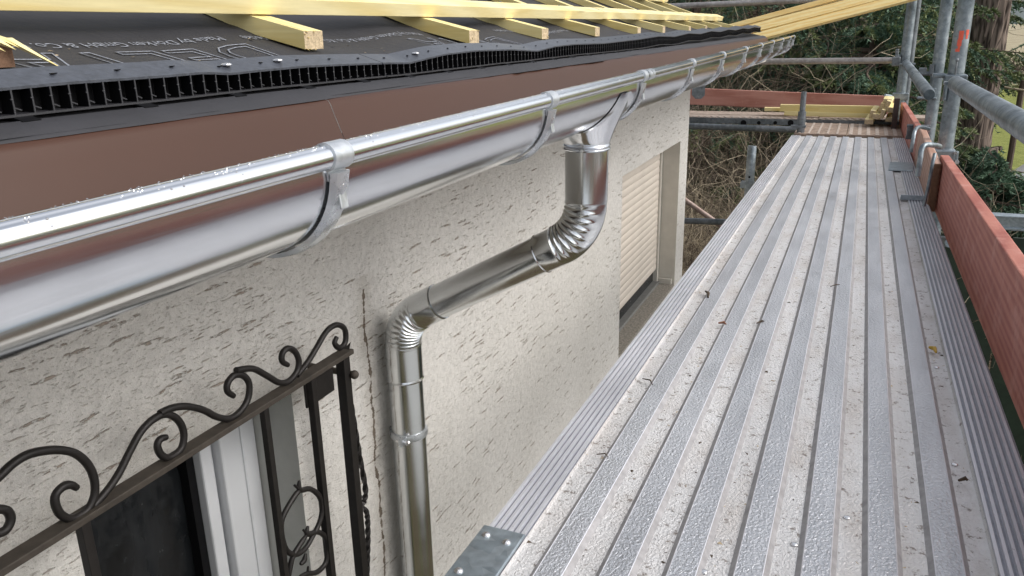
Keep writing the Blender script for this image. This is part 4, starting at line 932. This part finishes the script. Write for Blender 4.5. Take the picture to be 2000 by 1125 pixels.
# bare shrubs: tangles of arching twigs
def shrub(name, label, cx, cy, w, dpt, H, n, seed, mats, r0=.007, grp='bare shrubs beyond the scaffold', cat='shrub'):
    rg = random.Random(seed); root = thing(name, label, cat, grp, (cx, cy, ground_z(cx, cy))); ks = [MB(), MB()]
    for i in range(n):
        x, y = rg.uniform(-w, w), rg.uniform(-dpt, dpt); p = Vector((x, y, rg.uniform(0, H * .5))); d = Vector((rg.gauss(0, .4), rg.gauss(0, .4), 1)).normalized(); r = r0 * rg.uniform(.5, 1.2); k = ks[rg.random() < .35]
        pts = [p.copy()]; seg = H * rg.uniform(.05, .085)
        for j in range(9):
            d = (d + Vector((rg.gauss(0, .30), rg.gauss(0, .30), rg.gauss(-.04, .25)))).normalized(); p = p + d * seg; pts.append(p.copy())
            if rg.random() < .9:
                q = p.copy(); e = (d + Vector((rg.gauss(0, .8), rg.gauss(0, .8), rg.gauss(0, .6)))).normalized(); bp = [q.copy()]
                for _ in range(4): e = (e + Vector((rg.gauss(0, .35), rg.gauss(0, .35), rg.gauss(0, .3)))).normalized(); q = q + e * seg * .62; bp.append(q.copy())
                k.tube(bp, [r * .55, r * .5, r * .42, r * .35, r * .2], 3, caps=False)
        k.tube(pts, [r * (1 - .08 * q) for q in range(len(pts))], 3, caps=False)
    ks[0].build('twigs', mats[0], root)['kind'] = 'stuff'; ks[1].build('twigs', mats[1], root)['kind'] = 'stuff'
    return root
shrub('bare_shrub', 'dense pale leafless shrub between house corner and post stub', -1.35, 8.0, .95, .7, 2.6, 760, 1, (TWIG, TWIGD), .0045)
shrub('bare_shrub', 'leafless shrub behind the post stub and deck edge', -.25, 8.8, 1.0, .8, 2.7, 640, 2, (TWIG, TWIGD), .0045)
shrub('bare_shrub', 'tall leafless shrub under the end of the gutter', -1.8, 10.6, 1.0, .7, 4.0, 480, 4, (TWIG, TWIGD), .006)
shrub('bare_shrub', 'leafless bushes far back above the roof battens', -4.2, 21, 3.2, 1.5, 6.5, 420, 6, (TWIGD, TWIG), .018)
shrub('bare_shrub', 'brown leafless thicket behind the dark spruces', -1.6, 27, 3.2, 1.5, 5.5, 420, 7, (TWIGD, TWIG), .016)
shrub('bare_shrub', 'low reddish twigs under the toe board gap at right', 1.5, 7.4, .8, 1.2, .9, 160, 9, (TWIG, TWIGD), .004)
shrub('bare_shrub', 'thin dry stalks in front of the low young spruce', 1.45, 9.2, .5, .3, 1.5, 90, 10, (TWIG, TWIGD), .005)

# ------------------------------------------------------------------ far right: shed roof, fence, car
pe = P(1968, 432, Y=7.6); zr = pe.z - GZ
sh2 = thing('panel_fence', 'dark green panel fence with broad galvanised top rail behind the near toe board', 'fence', None, (2.6, 7.6, GZ))
for i in range(6):
    k = MB(); k.box((-1.65 + i * .66, .02, zr / 2 - .08), (.64, .03, zr - .12)); k.build('panel', m_simple('dark_green_sheet', (.02, .04, .022), .6, 0, .5, 12), sh2)
k = MB(); k.box((0, 0, zr - .005), (4, .07, .10)); k.box((0, -.02, zr + .052), (4, .12, .016)); k.box((0, -.04, zr - .055), (4, .03, .022)); k.build('top_rail', GPLATE, sh2, bevel=.004)
fe = thing('field_fence', 'line of thin pale posts with wire along the green field', 'fence', None, (8, 62, ground_z(8, 62)))
for i in range(9):
    k = MB(); x = 5.0 + i * 1.6 - 8; k.box((x, 0, .7), (.08, .08, 1.9)); k.build('post', m_simple('pale_post', (.5, .5, .48)), fe)
k = MB()
for z in (.5, .9, 1.3): k.tube([(-3.2, 0, z), (10, 0, z)], .008, 4)
k.build('wire', GALVD, fe)
shrub('hedge', 'dark distant hedge beyond the fence posts', 11, 66, 7, 1.0, 2.2, 500, 31, (TWIGD, TWIGD), .05, None, 'hedge')
p = P(1993, 190, Y=14.5)
k = MB(); k.tube([(p.x, 14.5, GZ), (p.x, 14.5, p.z + .15), (p.x + .01, 14.5, p.z + .25)], [.05, .045, .04], 8); tag(k.build('garden_post', TWIGD), 'dark weathered garden post beside the grass at the right picture edge', 'post')
# parked car, mostly behind the young spruce
car = thing('parked_car', 'white parked car glimpsed between branches at the right picture edge', 'car', None, (4.35, 20.5, GZ))
prof_ = [(-2.1, .35), (-2.15, .7), (-1.9, .88), (-1.1, .98), (-.6, 1.38), (.9, 1.42), (1.6, 1.02), (2.1, .95), (2.15, .5), (2.05, .32)]
k = MB(); k.loft([[(x * (1 - .02 * abs(s)), y, z if z < 1 else z) for x, z in prof_] for s, y in ((-1, -.85), (0, -.8), (0, .8), (1, .85))]); k.build('body', m_simple('white_car_paint', (.75, .77, .80), .2), car, smooth=30, bevel=.02)
k = MB()
for s in (-.862, .852): k.add([(-1.0, s, 1.0), (-.58, s, 1.33), (.85, s, 1.36), (1.4, s, 1.03)], [(0, 1, 2, 3)]); k.add([(-1.0, s + .01, 1.0), (-.58, s + .01, 1.33), (.85, s + .01, 1.36), (1.4, s + .01, 1.03)], [(3, 2, 1, 0)])
k.build('window', GL, car)
for x in (-1.3, 1.35):
    for y in (-.78, .78):
        k = MB(); k.tube([(x, y - .1, .32), (x, y + .1, .32)], .32, 20); w = k.build('wheel', BLACK, car, smooth=50)
        k = MB(); k.tube([(x, y - .108, .32), (x, y + .108, .32)], .19, 14); k.build('rim', STRAP, w, smooth=50)
k = MB(); k.ball((-2.08, -.6, .72), .12, n=6, sc=(.4, 1, .6)); k.build('headlight', SCREW, car); k = MB(); k.ball((-2.08, .6, .72), .12, n=6, sc=(.4, 1, .6)); k.build('headlight', SCREW, car)
